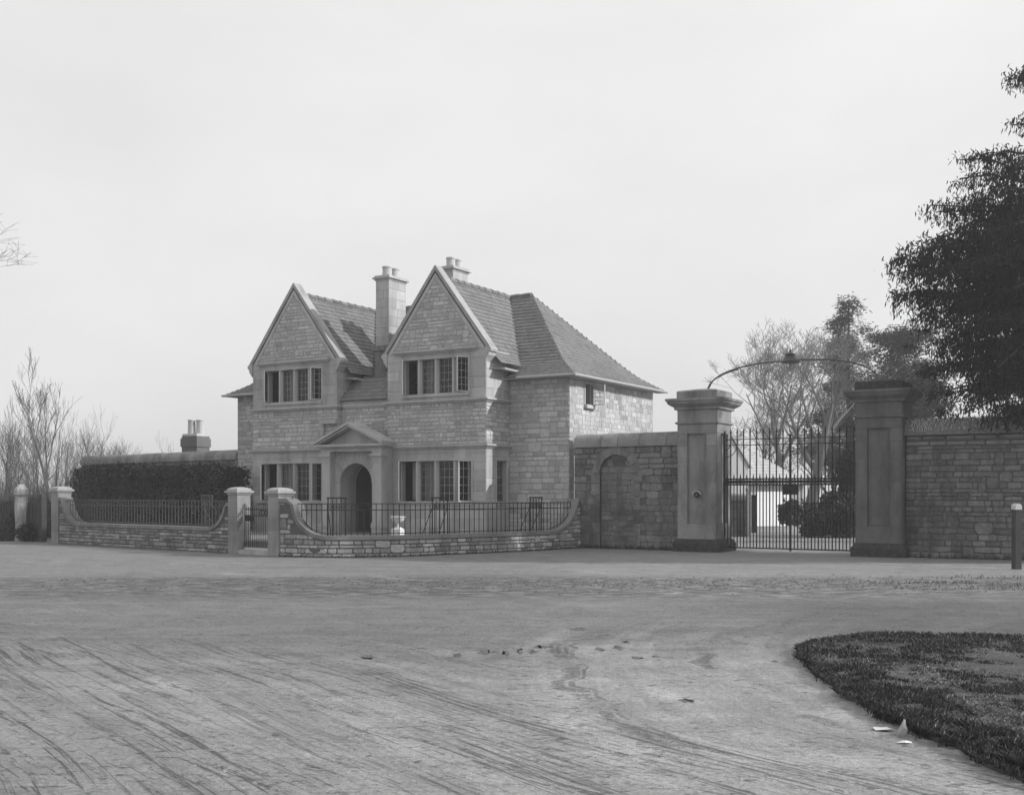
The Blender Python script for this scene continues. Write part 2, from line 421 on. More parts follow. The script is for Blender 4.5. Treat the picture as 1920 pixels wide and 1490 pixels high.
    v = ma('MULTIPLY', v, ma('MULTIPLY_ADD', tracks, -.46, 1))
    v = ma('MULTIPLY', v, ma('MULTIPLY_ADD', whl, -.24, 1))
    v = ma('MULTIPLY', v, ma('MULTIPLY_ADD', bandm, -.40, 1))
    v = ma('MULTIPLY', v, ma('MULTIPLY_ADD', near, -.25, 1))
    v = ma('MULTIPLY', v, ma('MULTIPLY_ADD', gw, -.42, 1))
    v = ma('MULTIPLY', v, ma('MULTIPLY_ADD', lowl, -.10, 1))
    v = ma('MULTIPLY', v, mr(Y, 14, 7.5, 1, 1.42))
    v = ma('MULTIPLY', v, mr(ma('ADD', X, ma('MULTIPLY', Y, -.12)), -3.5, 1.0, .9, 1.12))
    v = ma('MULTIPLY', v, .215)
    L.new(v, p.inputs['Base Color']); p.inputs['Roughness'].default_value = .85; p.inputs['Specular IOR Level'].default_value = .2
    hgt = ma('ADD', ma('MULTIPLY', fine, .5), ma('MULTIPLY', mid, 1.2))
    hgt = ma('ADD', hgt, ma('MULTIPLY', tracks, -.9)); hgt = ma('ADD', hgt, ma('MULTIPLY', whl, -.5)); hgt = ma('ADD', hgt, ma('MULTIPLY', speck, -.35)); hgt = ma('ADD', hgt, ma('MULTIPLY', grit, .22))
    hgt = ma('ADD', hgt, ma('MULTIPLY', soft, 2.2))
    hgt = ma('ADD', hgt, ma('MULTIPLY', bandm, .9))
    b = n.nodes.new('ShaderNodeBump'); b.inputs['Strength'].default_value = 1.0; b.inputs['Distance'].default_value = .06
    L.new(hgt, b.inputs['Height']); L.new(b.outputs[0], p.inputs['Normal'])
    return m
M['ground'] = ground_mat()
g = MB().add([(-400,-60,0), (400,-60,0), (400,600,0), (-400,600,0)], [(0,1,2,3)])
struct(g.build('ground', M['ground']))

# thing-level helper for walls following a path -----------------------------------------------
class Path:
    def __init__(s, pts, n=200):
        P = [Vector((x, y, 0)) for x, y in pts]
        # Catmull-Rom resample
        out = []
        Q = [2*P[0]-P[1]]+P+[2*P[-1]-P[-2]]
        for i in range(1, len(Q)-2):
            for k in range(24):
                t = k/24; a, b, c, d = Q[i-1], Q[i], Q[i+1], Q[i+2]
                out.append(.5*((2*b)+(c-a)*t+(2*a-5*b+4*c-d)*t*t+(3*b-a-3*c+d)*t**3))
        out.append(P[-1]); s.p = out; s.s = [0]
        for a, b in zip(out, out[1:]): s.s.append(s.s[-1]+(b-a).length)
        s.L = s.s[-1]
    def at(s, x):
        x = min(max(x, 0), s.L)
        import bisect
        i = min(max(bisect.bisect_right(s.s, x)-1, 0), len(s.p)-2)
        t = (x-s.s[i])/(s.s[i+1]-s.s[i]+1e-12); d = (s.p[i+1]-s.p[i]).normalized()
        return s.p[i]+(s.p[i+1]-s.p[i])*t, d
    def fr(s, org=(0,0,0)):
        def f(x, z, d):
            p, t = s.at(x); n = Vector((t.y, -t.x, 0))       # outward = to the right of travel = towards camera
            q = p+n*d; return (q.x-org[0], q.y-org[1], z-org[2])
        return f

def low_wall(name, label, path, hfun, org, thick=.34, step=.12, sm='wrub'):
    root = thing(name, label, 'wall', org)
    fr = path.fr(org); mb = MB(); n = int(path.L/step); cp = MB()
    for i in range(n):
        a, b = path.L*i/n, path.L*(i+1)/n
        za, zb = hfun(a), hfun(b)
        vs = [fr(a,0,-thick), fr(b,0,-thick), fr(b,zb,-thick), fr(a,za,-thick), fr(a,0,0), fr(b,0,0), fr(b,zb,0), fr(a,za,0)]
        mb.add(vs, [(0,1,2,3), (4,7,6,5), (3,2,6,7)])
        # coping follows the sweep; thickness measured square to the slope
        sl = (zb-za)/(b-a); nx = -sl/math.hypot(1, sl); nz = 1/math.hypot(1, sl); T = .10
        sl2 = (hfun(min(b+.02, path.L))-hfun(b-.02))/.04; nx2 = -sl2/math.hypot(1, sl2); nz2 = 1/math.hypot(1, sl2)
        sl1 = (hfun(a+.02)-hfun(max(a-.02, 0)))/.04; nx1 = -sl1/math.hypot(1, sl1); nz1 = 1/math.hypot(1, sl1)
        vs = []
        for d in (.05, -thick-.05):
            vs += [fr(a, za, d), fr(b, zb, d), fr(b+nx2*T, zb+nz2*T, d), fr(a+nx1*T, za+nz1*T, d)]
        cp.add(vs, [(0,1,2,3), (4,7,6,5), (0,4,5,1), (3,2,6,7)] + ([(0,3,7,4)] if i == 0 else []) + ([(1,5,6,2)] if i == n-1 else []), random.uniform(.45, .55))
    mb.build('wall_core', M['omort'], root)
    st = MB()
    hm = max(hfun(path.L*i/50) for i in range(51))
    for (a, b, c, d) in layout(0, path.L, 0, hm, (.09, .15), (.15, .42), .08):
        poly = [(a, c), (b, c), (b, min(d, hfun(b)-.01)), (a, min(d, hfun(a)-.01))]
        if poly[2][1] < c+.03 or poly[3][1] < c+.03: continue
        st.stone(fr, poly, .022, .02, min(1, max(0, random.gauss(.45, .3))), .015, .012)
    st.build('stonework', M[sm], root)
    cp.build('coping', M['gcop'], root)
    return root

def add_railing(name, label, path, hfun, s0, s1, ztop, org, panels, off=-.17, gap=.165, rb=.012, mat='iron'):
    root = thing(name, label, 'railing', org)
    fr = path.fr(org)
    n = int((s1-s0)/gap)
    for i in range(n+1):
        s = s0+(s1-s0)*i/n; zb = hfun(s)+.10
        if ztop-zb < .06: continue
        MB().tube([fr(s, zb-.03, off), fr(s, ztop, off)], rb, 5).build('bar', M[mat], root)
    N = 60; ss = [s0+(s1-s0)*i/N for i in range(N+1)]
    for dz in (0, -.165):
        mb = MB()
        run = [s for s in ss if hfun(s)+.1 < ztop+dz-.01]
        if dz == 0: run = ss
        mb.tube([fr(s, ztop+dz, off) for s in run], .013, 5); mb.build('rail', M[mat], root)
    mb = MB(); mb.tube([fr(s, hfun(s)+.155, off) for s in ss if hfun(s)+.155 < ztop], .012, 5); mb.build('rail', M[mat], root)
    for pc, pw in panels:
        mb = MB(); zt = ztop+.15; lo = hfun(pc)+.1
        for q in (-pw/2, pw/2):
            mb.tube([fr(pc+q, lo, off), fr(pc+q, zt, off)], .018, 5)
            mb.tube([fr(pc+q, lo, off-.42), fr(pc+q, zt-.25, off)], .012, 5)
        mb.tube([fr(pc-pw/2-.04, zt, off), fr(pc+pw/2+.04, zt, off)], .02, 5)
        nb = 4
        for k in range(1, nb): mb.tube([fr(pc-pw/2+pw*k/nb, lo, off), fr(pc-pw/2+pw*k/nb, zt, off)], .011, 5)
        nr = max(3, round(pw/.12))
        for k in range(nr):
            cs = pc-pw/2+pw*(k+.5)/nr; R = pw/nr*.42
            for rr in (R, R*.45):
                mb.tube([fr(cs+rr*math.cos(t*PI/5), ztop-.083+rr*1.15*math.sin(t*PI/5), off) for t in range(11)], .009, 4, cap=False)
        mb.build('raised_panel', M[mat], root)
    return root

WD = Vector((.76, -.65, 0)).normalized()      # direction of the left garden wall, left to right
def sq_pier(name, label, cx, cy, rz, w, h, group='small stone piers of the front garden wall'):
    root = thing(name, label, 'pier', (cx, cy, 0), rz, group)
    mb = MB(); z = 0
    while z < h-.01:
        hh = min(random.uniform(.28, .42), h-z)
        if h-z-hh < .15: hh = h-z
        q = w/2+random.uniform(-.003, .003)
        mb.box(-q, q, -q, q, z+.004, z+hh-.004, random.random()); z += hh
    mb.box(-w/2+.01, w/2-.01, -w/2+.01, w/2-.01, 0, h)
    mb.build('shaft', M['ppier'], root)
    c = MB(); a = w/2
    c.box(-a-.025, a+.025, -a-.025, a+.025, h, h+.05)
    c.box(-a-.07, a+.07, -a-.07, a+.07, h+.05, h+.11)
    prof = [(a+.03, h+.11), (a+.01, h+.16), (a-.06, h+.195), (a-.14, h+.21)]
    for (r0, z0), (r1, z1) in zip(prof, prof[1:]):
        vs = [(-r0,-r0,z0), (r0,-r0,z0), (r0,r0,z0), (-r0,r0,z0), (-r1,-r1,z1), (r1,-r1,z1), (r1,r1,z1), (-r1,r1,z1)]
        c.add(vs, [(0,1,5,4), (1,2,6,5), (2,3,7,6), (3,0,4,7)])
    c.add([(-r1,-r1,z1), (r1,-r1,z1), (r1,r1,z1), (-r1,r1,z1)], [(0,1,2,3)])
    c.build('cap', M['capst'], root)
    return root

rzw = math.atan2(WD.y, WD.x)
NW = Vector((WD.y, -WD.x, 0))                 # towards the camera
if NW.y > 0: NW = -NW
# positions
pierA = Vector((W(445, 30.6), 30.6, 0))-WD*.215-NW*.215
pierB = Vector((W(503, 29.65), 29.65, 0))+WD*.215-NW*.215
pierL = Vector((W(104, 37.0), 37.0, 0))-NW*.2
sq_pier('garden_pier', 'small stone pier on the left side of the little garden gate', pierA.x, pierA.y, rzw, .43, 1.62)
sq_pier('garden_pier', 'small stone pier on the right side of the little garden gate, by the curved wall', pierB.x, pierB.y, rzw, .45, 1.60)
sq_pier('garden_pier', 'far left stone pier at the end of the low wall, beside the bare saplings', pierL.x, pierL.y, rzw, .46, 1.68)

# left low wall, with sweeps up at both ends
lw0 = pierL+WD*.23+NW*.17; lw1 = pierA-WD*.215+NW*.17
pL = Path([(lw0.x, lw0.y), (lw0.x*.5+lw1.x*.5, lw0.y*.5+lw1.y*.5), (lw1.x, lw1.y)])
def sweep(s, L, base, top, wl, wr, tl=None, fl=.16):
    tl = top if tl is None else tl
    if s < fl: return tl
    if s < wl+fl:
        t = 1-(s-fl)/wl; return base+(tl-base)*(1-math.sqrt(max(0, 1-t*t)))
    if s > L-.16: return top
    if s > L-wr-.16:
        t = (s-(L-wr-.16))/wr; return base+(top-base)*(1-math.sqrt(max(0, 1-t*t)))
    return base
hL = lambda s: sweep(s, pL.L, .60, 1.30, 1.0, .9, 1.42)
low_wall('low_garden_wall', 'low straight rubble wall with railings left of the little gate', pL, hL, (lw0.x, lw0.y, 0), sm='wrubl')
add_railing('iron_railing', 'straight iron railing on the left garden wall in front of the clipped hedge', pL, hL, .2, pL.L-.2, 1.44, (lw0.x, lw0.y, 0), [(pL.L-1.3, .5)], mat='ironl')

# right curved wall
cw0 = pierB+WD*.225+NW*.17
pts = [(cw0.x, cw0.y), (W(600,28.9), 28.9), (W(700,29.1), 29.1), (W(780,29.6), 29.6), (W(849,30.4), 30.4), (W(925,31.25), 31.25), (W(999,32.35), 32.35), (W(1045,33.2), 33.2), (W(1088,34.1), 34.1)]
pR = Path(pts)
hR = lambda s: sweep(s, pR.L, .45, 1.40, 1.15, 1.35, 1.42, .36)
low_wall('curved_garden_wall', 'low curved rubble wall bowing out in front of the house', pR, hR, (cw0.x, cw0.y, 0))
def s_at(path, px):
    best = min(range(401), key=lambda i: abs(path.at(path.L*i/400)[0].x/path.at(path.L*i/400)[0].y*F+960-px)); return path.L*best/400
add_railing('iron_railing', 'curved black iron railing on the bowed wall in front of the porch', pR, hR, .42, pR.L-.28, 1.385, (cw0.x, cw0.y, 0),
            [(s_at(pR, 631), .48), (s_at(pR, 832), .52), (s_at(pR, 1013), .52)])

# raised front garden
gp = []
for i in range(0, 41): p, t = pR.at(pR.L*i/40); n_ = Vector((t.y, -t.x, 0)); q = p-n_*.2; gp.append((q.x, q.y))
P0 = Vector((-.085, 35.51, 0))
def HW(u, v): q = P0+U*u+V*v; return (q.x, q.y)
back = [HW(2.1, .3), HW(-11.6, .3)]
gl = [pL.at(pL.L*i/10)[0]-NW*.2*-1 for i in range(10, -1, -1)]
bk = Vector((-10.2, 41.6, 0))
poly = gp+back+[(bk.x-8.0, bk.y+7.0)]+[(pierL.x, pierL.y)]+[(lw1.x-NW.x*.2, lw1.y-NW.y*.2)]
mb = MB(); n_ = len(poly)
mb.add([(x, y, .36) for x, y in poly]+[(x, y, 0) for x, y in poly], [tuple(range(n_))]+[(i, (i+1) % n_, (i+1) % n_+n_, i+n_) for i in range(n_)])
M['lawn'] = gm('front_garden_gravel', .20, .3, 1, .3, 30, bump=.5)
struct(mb.build('garden_ground', M['lawn']))

# small iron gate between the little piers
g0 = pierA+WD*.23; g1 = pierB-WD*.24
gx = (g1-g0).length; gd = (g1-g0).normalized()
gate = thing('garden_gate', 'little iron garden gate between the two small stone piers', 'gate', (g0.x, g0.y, .12), math.atan2(gd.y, gd.x))
nb = 15
for i in range(nb+1):
    x = .03+(gx-.06)*i/nb
    t = i/nb; top = 1.26 if t > .42 else 1.26-.10*math.sin(t/.42*PI)
    MB().tube([(x, 0, .02), (x, 0, top)], .010 if 0 < i < nb else .018, 5).build('bar', M['iron'], gate)
for z in (.93, 1.10): MB().box(.03, gx-.03, -.012, .012, z-.014, z+.014).build('rail', M['iron'], gate)
MB().box(.03, gx-.03, -.018, .018, .0, .06).build('bottom_rail', M['paint'], gate)
mb = MB(); 
for k in range(4):
    cs = gx*.55+.12*k
    mb.tube([(cs+.05*math.cos(t*PI/5), 0, 1.015+.07*math.sin(t*PI/5)) for t in range(11)], .010, 4, cap=False)
mb.tube([(gx*.46, 0, 1.26), (gx*.97, 0, 1.26)], .018, 5); mb.build('scrollwork', M['iron'], gate)
mb = MB(); mb.box(.10, .42, -.03, .03, .78, .92); mb.box(.2, .34, -.05, -.031, .80, .88)
mb.tube([(.27, -.06, .84), (.27, -.1, .84), (.33, -.1, .84)], .012, 6); mb.build('lock_box', M['iron'], gate)
mb = MB().box(-.02, gx+.02, -.2, .25, 0, .115)
o = mb.build('door_step', M['trim']); o.location = (g0.x, g0.y, 0); o.rotation_euler = (0, 0, math.atan2(gd.y, gd.x))
tag(o, 'stone step under the little iron garden gate', 'step')

# ================================================================== HOUSE
FV = -1.39; UR = 2.156; UL = -11.8; BV = 6.31; EZ = 5.28; RZ_ = 8.53; RV = BV/2; OH = .36
house = thing('stone_house', 'two storey stone lodge with twin gables, tiled roof and arched porch', 'house', (P0.x, P0.y, 0), -TH)
GZ = .30
fS = lambda O, X, N: frame(O, X, N)
G = [(-3.77, 0.), (-9.68, -5.89)]            # gables in u
ZL, ZU = 3.10, 4.52                           # string courses
core = MB(); rub = MB(); ashs = [MB(), MB(), MB()]; tr = MB()
RH, RW = (.08, .16), (.12, .40)
AH, AW = (.26, .36), (.45, .85)
# gable fronts
for gi, (a, b) in enumerate(G):
    fr = frame((a, FV, 0), (1,0,0), (0,-1,0)); w = b-a; c = w/2
    if gi == 0: wg = (.50, 3.24, 1.40, 2.68)
    else: wg = (.50, 3.24, 1.40, 2.68)
    wu = (.64, 3.12, 4.80, 5.90)
    holes = [wg, wu]
    for r in rects_minus((0, w, 0, 6.10), holes): core.slab(fr, *r, -.30, 0)
    k = 1.33
    ap = 6.10+k*c
    core.prism(fr, [(0, 6.10), (w, 6.10), (c, ap)], -.30, 0)
    sur = lambda h, e: (h[0]-e, h[1]+e, h[2]-e*1.0, h[3]+e)
    masonry(ashs[gi], fr, (0, w, GZ, ZL-.03), AH, AW, .010, .010, [wg], jump=.1, tilt=.002)
    masonry(rub, fr, (0, w, ZL+.08, ZU-.03), RH, RW, .016, .022)
    masonry(ashs[gi], fr, (0, w, ZU+.08, 6.10), AH, AW, .010, .010, [wu], jump=.1, tilt=.002)
    masonry(rub, fr, (.05, w-.05, 6.14, ap), RH, RW, .016, .022, planes=[(-k, 1, 6.10-.20), (k, 1, 6.10+k*w-.20)])
    # sloping margin under the coping in smooth stone
    for sgn in (-1, 1):
        L0 = [(0, 6.10), (.16, 6.12), (c, ap-.16), (c, ap)] if sgn < 0 else [(w, 6.10), (w-.16, 6.12), (c, ap-.16), (c, ap)]
        tr.prism(fr, L0, .001, .014)
    # hood mould over the upper window
    tr.slab(fr, .30, w-.30, 6.13, 6.19, 0, .14); tr.slab(fr, .33, w-.33, 6.07, 6.13, 0, .06)
    # strings
    for zc in (ZL, ZU):
        x1 = w+.10; x0 = -.10
        tr.slab(fr, x0-.03, x1+.03, zc+.02, zc+.08, .0, .13); tr.slab(fr, x0+.04, x1-.04, zc-.04, zc+.02, .0, .06)
# returns of the gables (right faces) and left faces
for gi, (a, b) in enumerate(G):
    d = -FV if gi == 0 or True else 0
    fr = frame((b, FV, 0), (0,1,0), (1,0,0))
    win = (.62, 1.19, 1.40, 2.68) if gi == 0 else None
    hs = [win] if win else []
    for r in rects_minus((.30, -FV, 0, 6.10), hs): core.slab(fr, *r, -.30, 0)
    masonry(ashs[gi], fr, (0, -FV, GZ, ZL-.03), AH, (.35, .6), .010, .010, hs, tilt=.002)
    masonry(rub, fr, (0, -FV, ZL+.08, ZU-.03), RH, RW, .016, .022)
    masonry(ashs[gi], fr, (0, -FV, ZU+.08, 5.7), AH, (.35, .6), .010, .010, tilt=.002)
    for zc in (ZL, ZU):
        tr.slab(fr, 0, -FV, zc+.02, zc+.08, 0, .13); tr.slab(fr, 0, -FV, zc-.04, zc+.02, 0, .06)
    fl = frame((a, 0, 0), (0,-1,0), (-1,0,0))
    core.slab(fl, 0, -FV-.30, 0, 6.10, -.30, 0)
    masonry(rub, fl, (0, -FV, GZ, 5.7), RH, RW, .016, .022)
# middle bay between the gables
MV = FV+.22
fr = frame((-5.89, MV, 0), (1,0,0), (0,-1,0)); w = 2.12
arch_slab(core, fr, 0, w, 0, 4.70, 1.06, .66, 1.98, -.3, 0)
masonry(rub, fr, (0, w, ZL+.08, ZU-.03), RH, RW, .016, .022, holes=[(0, .2, 3.95, 4.2)])
core.slab(fr, 0.05, .17, 4.0, 4.18, .001, .002)
tr.slab(fr, 0, w, ZU+.02, ZU+.08, 0, .10); tr.slab(fr, 0, w, ZU-.04, ZU+.02, 0, .06)
masonry(ashs[2], fr, (0, w, ZU+.08, 4.74), (.2, .3), AW, .010, .010)
# main body
fr = frame((0, 0, 0), (1,0,0), (0,-1,0))
core.slab(fr, 0, UR, 0, EZ, -.30, 0); masonry(rub, fr, (0, UR, GZ, EZ), (.11, .20), (.16, .48), .016, .022)
core.slab(fr, UL, -9.68, 0, EZ, -.30, 0); masonry(rub, fr, (UL, -9.68, GZ, EZ), (.11, .20), (.16, .48), .016, .022)
fr = frame((UR, 0, 0), (0,1,0), (1,0,0)); swin = (1.05, 1.60, 4.46, 5.12)
for r in rects_minus((.30, BV-.30, 0, EZ), [swin]): core.slab(fr, *r, -.30, 0)
masonry(rub, fr, (0, BV, GZ, EZ), (.10, .18), (.13, .42), .007, .016, [swin])
fr = frame((UL, BV, 0), (0,-1,0), (-1,0,0))
core.slab(fr, .30, BV-.30, 0, EZ, -.30, 0); masonry(rub, fr, (0, BV, GZ, EZ), (.12, .22), (.18, .5), .016, .022)
fr = frame((UR, BV, 0), (-1,0,0), (0,1,0))
core.slab(fr, 0, UR-UL, 0, EZ, -.30, 0); masonry(rub, fr, (0, UR-UL, GZ, EZ), (.12, .22), (.18, .5), .016, .022)
core.build('wall', M['mortar'], house)
rub.build('rubble_facing', M['rubble'], house)
for ash in ashs: ash.build('ashlar_facing', M['ashlar'], house)
tr.build('string_course', M['trim'], house)
# floors, partition and added near-black linings that keep the rooms dark
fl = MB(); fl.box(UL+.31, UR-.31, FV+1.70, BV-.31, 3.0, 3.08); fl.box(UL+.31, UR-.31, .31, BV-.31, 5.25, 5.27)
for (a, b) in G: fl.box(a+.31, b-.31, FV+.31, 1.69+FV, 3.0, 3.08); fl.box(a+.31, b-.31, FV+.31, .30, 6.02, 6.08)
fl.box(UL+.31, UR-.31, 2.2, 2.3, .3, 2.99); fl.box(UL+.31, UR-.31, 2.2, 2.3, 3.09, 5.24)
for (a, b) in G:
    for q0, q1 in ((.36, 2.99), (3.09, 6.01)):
        fl.box(a+.31, b-.31, FV+1.15, FV+1.20, q0, q1); fl.box(a+.305, a+.34, FV+.31, FV+1.14, q0, q1)  # added lining panels close behind the windows, keeping room light down
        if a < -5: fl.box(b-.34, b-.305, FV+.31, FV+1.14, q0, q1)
fl.build('dark_room_lining', M['dark'], house)

# windows --------------------------------------------------------------
def casement(parent, fr, x0, x1, z0, z1, d, ang, hinge, bars=(2, 4)):
    "metal casement; hinge 'l' or 'r'; ang in degrees swings it outward"
    w = x1-x0; a = math.radians(ang)
    def f2(x, z, dd):
        if hinge == 'l': return fr(x0+x*math.cos(a)-dd*math.sin(a), z, d+x*math.sin(a)+dd*math.cos(a))
        return fr(x1-(w-x)*math.cos(a)+dd*math.sin(a), z, d+(w-x)*math.sin(a)+dd*math.cos(a))
    t = .028; mb = MB()
    mb.slab(f2, 0, t, z0, z1, 0, .035); mb.slab(f2, w-t, w, z0, z1, 0, .035)
    mb.slab(f2, t, w-t, z0, z0+t, 0, .035); mb.slab(f2, t, w-t, z1-t, z1, 0, .035)
    mb.build('casement', M['paint' if ang else 'framed'], parent)
    b = MB()
    for i in range(1, bars[0]+1): x = w*i/(bars[0]+1); b.slab(f2, x-.006, x+.006, z0+t, z1-t, .012, .022)
    for i in range(1, bars[1]+1): z = z0+(z1-z0)*i/(bars[1]+1); b.slab(f2, t, w-t, z-.006, z+.006, .0125, .0215)
    b.add([], []); 
    g = MB().add([f2(t, z0+t, .01), f2(w-t, z0+t, .01), f2(w-t, z1-t, .01), f2(t, z1-t, .01)], [(0,1,2,3)])
    b.build('glazing_bars', M['lead'], parent); g.build('pane', M['glass'], parent)
def curtain(parent, fr, x0, x1, z0, z1, d):
    mb = MB(); n = 24; vs = []
    ph = random.random()*6
    for i in range(n+1):
        x = x0+(x1-x0)*i/n; dd = d+.025*math.sin(i*1.25+ph)
        vs += [fr(x, z0, dd), fr(x, z1, dd)]
    mb.add(vs, [(2*i, 2*i+2, 2*i+3, 2*i+1) for i in range(n)])
    mb.build('curtain', M['cloth'], parent, smooth=True)
def window(fr, x0, x1, z0, z1, n, opens, curt, mull=.15, rect=.0):
    root = MB()
    lw = (x1-x0-mull*(n-1))/n
    # stone mullions with chamfered faces, surround lip and sill
    for i in range(1, n):
        c = x0+i*lw+(i-.5)*mull; h = mull/2
        root_poly = [(-h, -.22), (h, -.22), (h, -.10), (h*.45, -.015), (-h*.45, -.015), (-h, -.10)]
        vs = [fr(c+p, z0, q) for p, q in root_poly]+[fr(c+p, z1, q) for p, q in root_poly]; m_ = len(root_poly)
        root.add(vs, [tuple(range(m_)), tuple(range(2*m_-1, m_-1, -1))]+[(j, (j+1) % m_, (j+1) % m_+m_, j+m_) for j in range(m_)], random.random())
    root.slab(fr, x0-.05, x1+.05, z0-.10, z0-.001, -.22, .055)
    root.slab(fr, x0-.07, x0-.001, z0, z1+.07, .003, .022); root.slab(fr, x1+.001, x1+.07, z0, z1+.07, .003, .022)
    root.slab(fr, x0, x1, z1+.001, z1+.07, .003, .022)
    wn = root.build('window', M['trim'], house)
    for i in range(n):
        a = x0+i*(lw+mull)
        o_ = opens.get(i, (0, 'l'))
        casement(wn, fr, a+.004, a+lw-.004, z0+.004, z1-.004, -.16 if o_[0] == 0 else -.10, o_[0], o_[1])
        for (p, q) in curt.get(i, ()): curtain(wn, fr, a+lw*p, a+lw*q, z0+.05, z1-.02, -.42)
    # lintel blind box behind the head, dark
    return wn
for gi, (a, b) in enumerate(G):
    fr = frame((a, FV, 0), (1,0,0), (0,-1,0))
    window(fr, .50, 3.24, 1.40, 2.68, 4, {0: (62, 'l'), 3: (68, 'r')}, {0: [(.35, 1.0)], 1: [(0, .9)], 3: [(.3, 1)]})
    window(fr, .64, 3.12, 4.80, 5.90, 4, {0: (62, 'l'), 3: (68, 'r')}, {0: [(.5, 1)], 1: [(0, .6)], 3: [(.5, 1)]}, .15)
fr = frame((0, FV, 0), (0,1,0), (1,0,0)); window(fr, .62, 1.19, 1.40, 2.68, 1, {}, {0: [(.5, 1)]})
fr = frame((UR, 0, 0), (0,1,0), (1,0,0)); window(fr, 1.05, 1.60, 4.46, 5.12, 1, {0: (86, 'r')}, {})

sl_ = MB(); fr = frame((UR, 0, 0), (0,1,0), (1,0,0)); sl_.slab(fr, .98, 1.67, 4.34, 4.42, 0, .12); sl_.prism(frame((UR, 0, 0), (0,1,0), (1,0,0)), [(1.0, 4.42), (1.65, 4.42), (1.62, 4.46), (1.03, 4.46)], 0, .09); sl_.build('window_sill', M['coping'], house)
# roof -----------------------------------------------------------------
def mprof(d):
    "main roof height over horizontal distance from the eave, with a bell-cast foot"
    D = RV+OH
    if d < 0: return EZ+d*.55
    s1 = 1.03; zt = RZ_
    zs = zt-s1*(D-d)
    fl_ = EZ+.55*d
    q = zs-fl_
    return fl_+.5*(q+math.sqrt(q*q+.02))-.5*(math.sqrt((zt-s1*D-EZ)**2+.02)+(zt-s1*D-EZ))*max(0, 1-d)
def gprof(d):
    return RZ_-1.33*(2.235-d)+max(0, .35-d)*.35
def tiled(mb, base, P, prof, dmax, rng, cs=.155, tw=.17, up=.026):
    n = int(dmax/cs*1.25); ds = [dmax*i/n for i in range(n+1)]
    for k in range(n):
        d0, d1 = ds[k], ds[k+1]
        s0, s1 = rng((d0+d1)/2)
        if s1-s0 < .03: continue
        e0, e1 = rng(d0), rng(d1)
        base.add([P(e0[0], d0, prof(d0)), P(e0[1], d0, prof(d0)), P(e1[1], d1, prof(d1)), P(e1[0], d1, prof(d1))], [(0,1,2,3)])
        x = s0-(k % 2)*tw*.5-random.random()*.05
        while x < s1:
            w_ = tw*random.uniform(.85, 1.15); a, b = max(x, s0), min(x+w_, s1); x += w_
            if b-a < .03: continue
            j = random.uniform(-.003, .005); dd = random.uniform(-.005, .005)
            z0, z1 = prof(d0), prof(d1)
            g_ = .005
            A = P(a+g_, d0+dd, z0+up+j); B = P(b-g_, d0+dd, z0+up+j+random.uniform(-.003, .003)); Cc = P(b-g_, d1+.01, z1+.008); D = P(a+g_, d1+.01, z1+.008)
            A2 = P(a+g_, d0+dd, z0+.002); B2 = P(b-g_, d0+dd, z0+.002)
            mb.add([A, B, Cc, D, A2, B2], [(0,1,2,3), (4,5,1,0), (4,0,3), (5,2,1)], min(1, max(0, random.gauss(.5, .2))))
tl = MB(); tb = MB()
UL_, UR_ = UL-OH, UR+OH; DM = RV+OH
# front and rear slopes of the main roof
tiled(tl, tb, lambda s, d, z: (s, -OH+d, z), mprof, DM, lambda d: (UL_+d, UR_-d))
tiled(tl, tb, lambda s, d, z: (-s, BV+OH-d, z), mprof, DM, lambda d: (-UR_+d, -UL_-d), tw=.5)
# hip slopes
tiled(tl, tb, lambda s, d, z: (UR_-d, s, z), mprof, DM, lambda d: (-OH+d, BV+OH-d))
tiled(tl, tb, lambda s, d, z: (UL_+d, -s, z), mprof, DM, lambda d: (-BV-OH+d, OH-d), tw=.3)
tl.build('main_roof', M['tile'], house); tb.build('roof_boarding', M['tilebase'], house)
for (a, b) in G:
    c = (a+b)/2; tl = MB(); tb = MB()
    tiled(tl, tb, lambda s, d, z: (c+2.235-d, s, z), gprof, 2.235, lambda d: (FV+.25 if d > .40 else FV+.33, .1+max(0, d)*1.35), cs=.135)
    tiled(tl, tb, lambda s, d, z: (c-2.235+d, -s, z), gprof, 2.235, lambda d: (-.1-max(0, d)*1.35, -FV-.25 if d > .40 else -FV-.33), cs=.135)
    tl.build('gable_roof', M['tile'], house); tb.build('roof_boarding', M['tilebase'], house)
    # ridge tiles
    rd = MB(); y = FV+.3
    while y < RV-.1:
        y2 = min(y+.42, RV); rd.tube([(c, y+.008, RZ_-.02), (c, y2, RZ_-.03)], [.105, .09], 10, random.random()); y = y2
    rd.build('ridge_tiles', M['tile'], house)
    # gable coping
    fr = frame((a, FV, 0), (1,0,0), (0,-1,0)); w = b-a; cc = w/2; k = 1.33; nrm = math.hypot(1, k)
    e = .12; z0 = 6.10-k*e
    ap = 6.10+k*cc
    t0, t1 = .09, .25
    for sg in (-1, 1):
        cp = MB(); X = lambda q: q if sg < 0 else w-q
        poly = [(X(-e), z0+t0), (X(cc), ap+t0), (X(cc), ap+t1), (X(-e-.06), z0+t1-.08*k+.06)]
        cp.prism(fr, poly, -.34, .035)
        cp.build('gable_coping', M['gcopg'], house)
    for sg in (-1, 1):
        kn = MB(); X = lambda q: q if sg < 0 else w-q
        kn.prism(fr, [(X(.0), 5.72), (X(-.05), 5.80), (X(-.13), 5.90), (X(-.14), 5.98), (X(-.2), 6.02), (X(-.22), 6.10), (X(-.16), 6.16), (X(0), 6.16)], -.34, .055)
        kn.build('kneeler', M['trim'], house)
rd = MB(); x = -9.7
c0 = (UL_+DM, UR_-DM); x = c0[0]
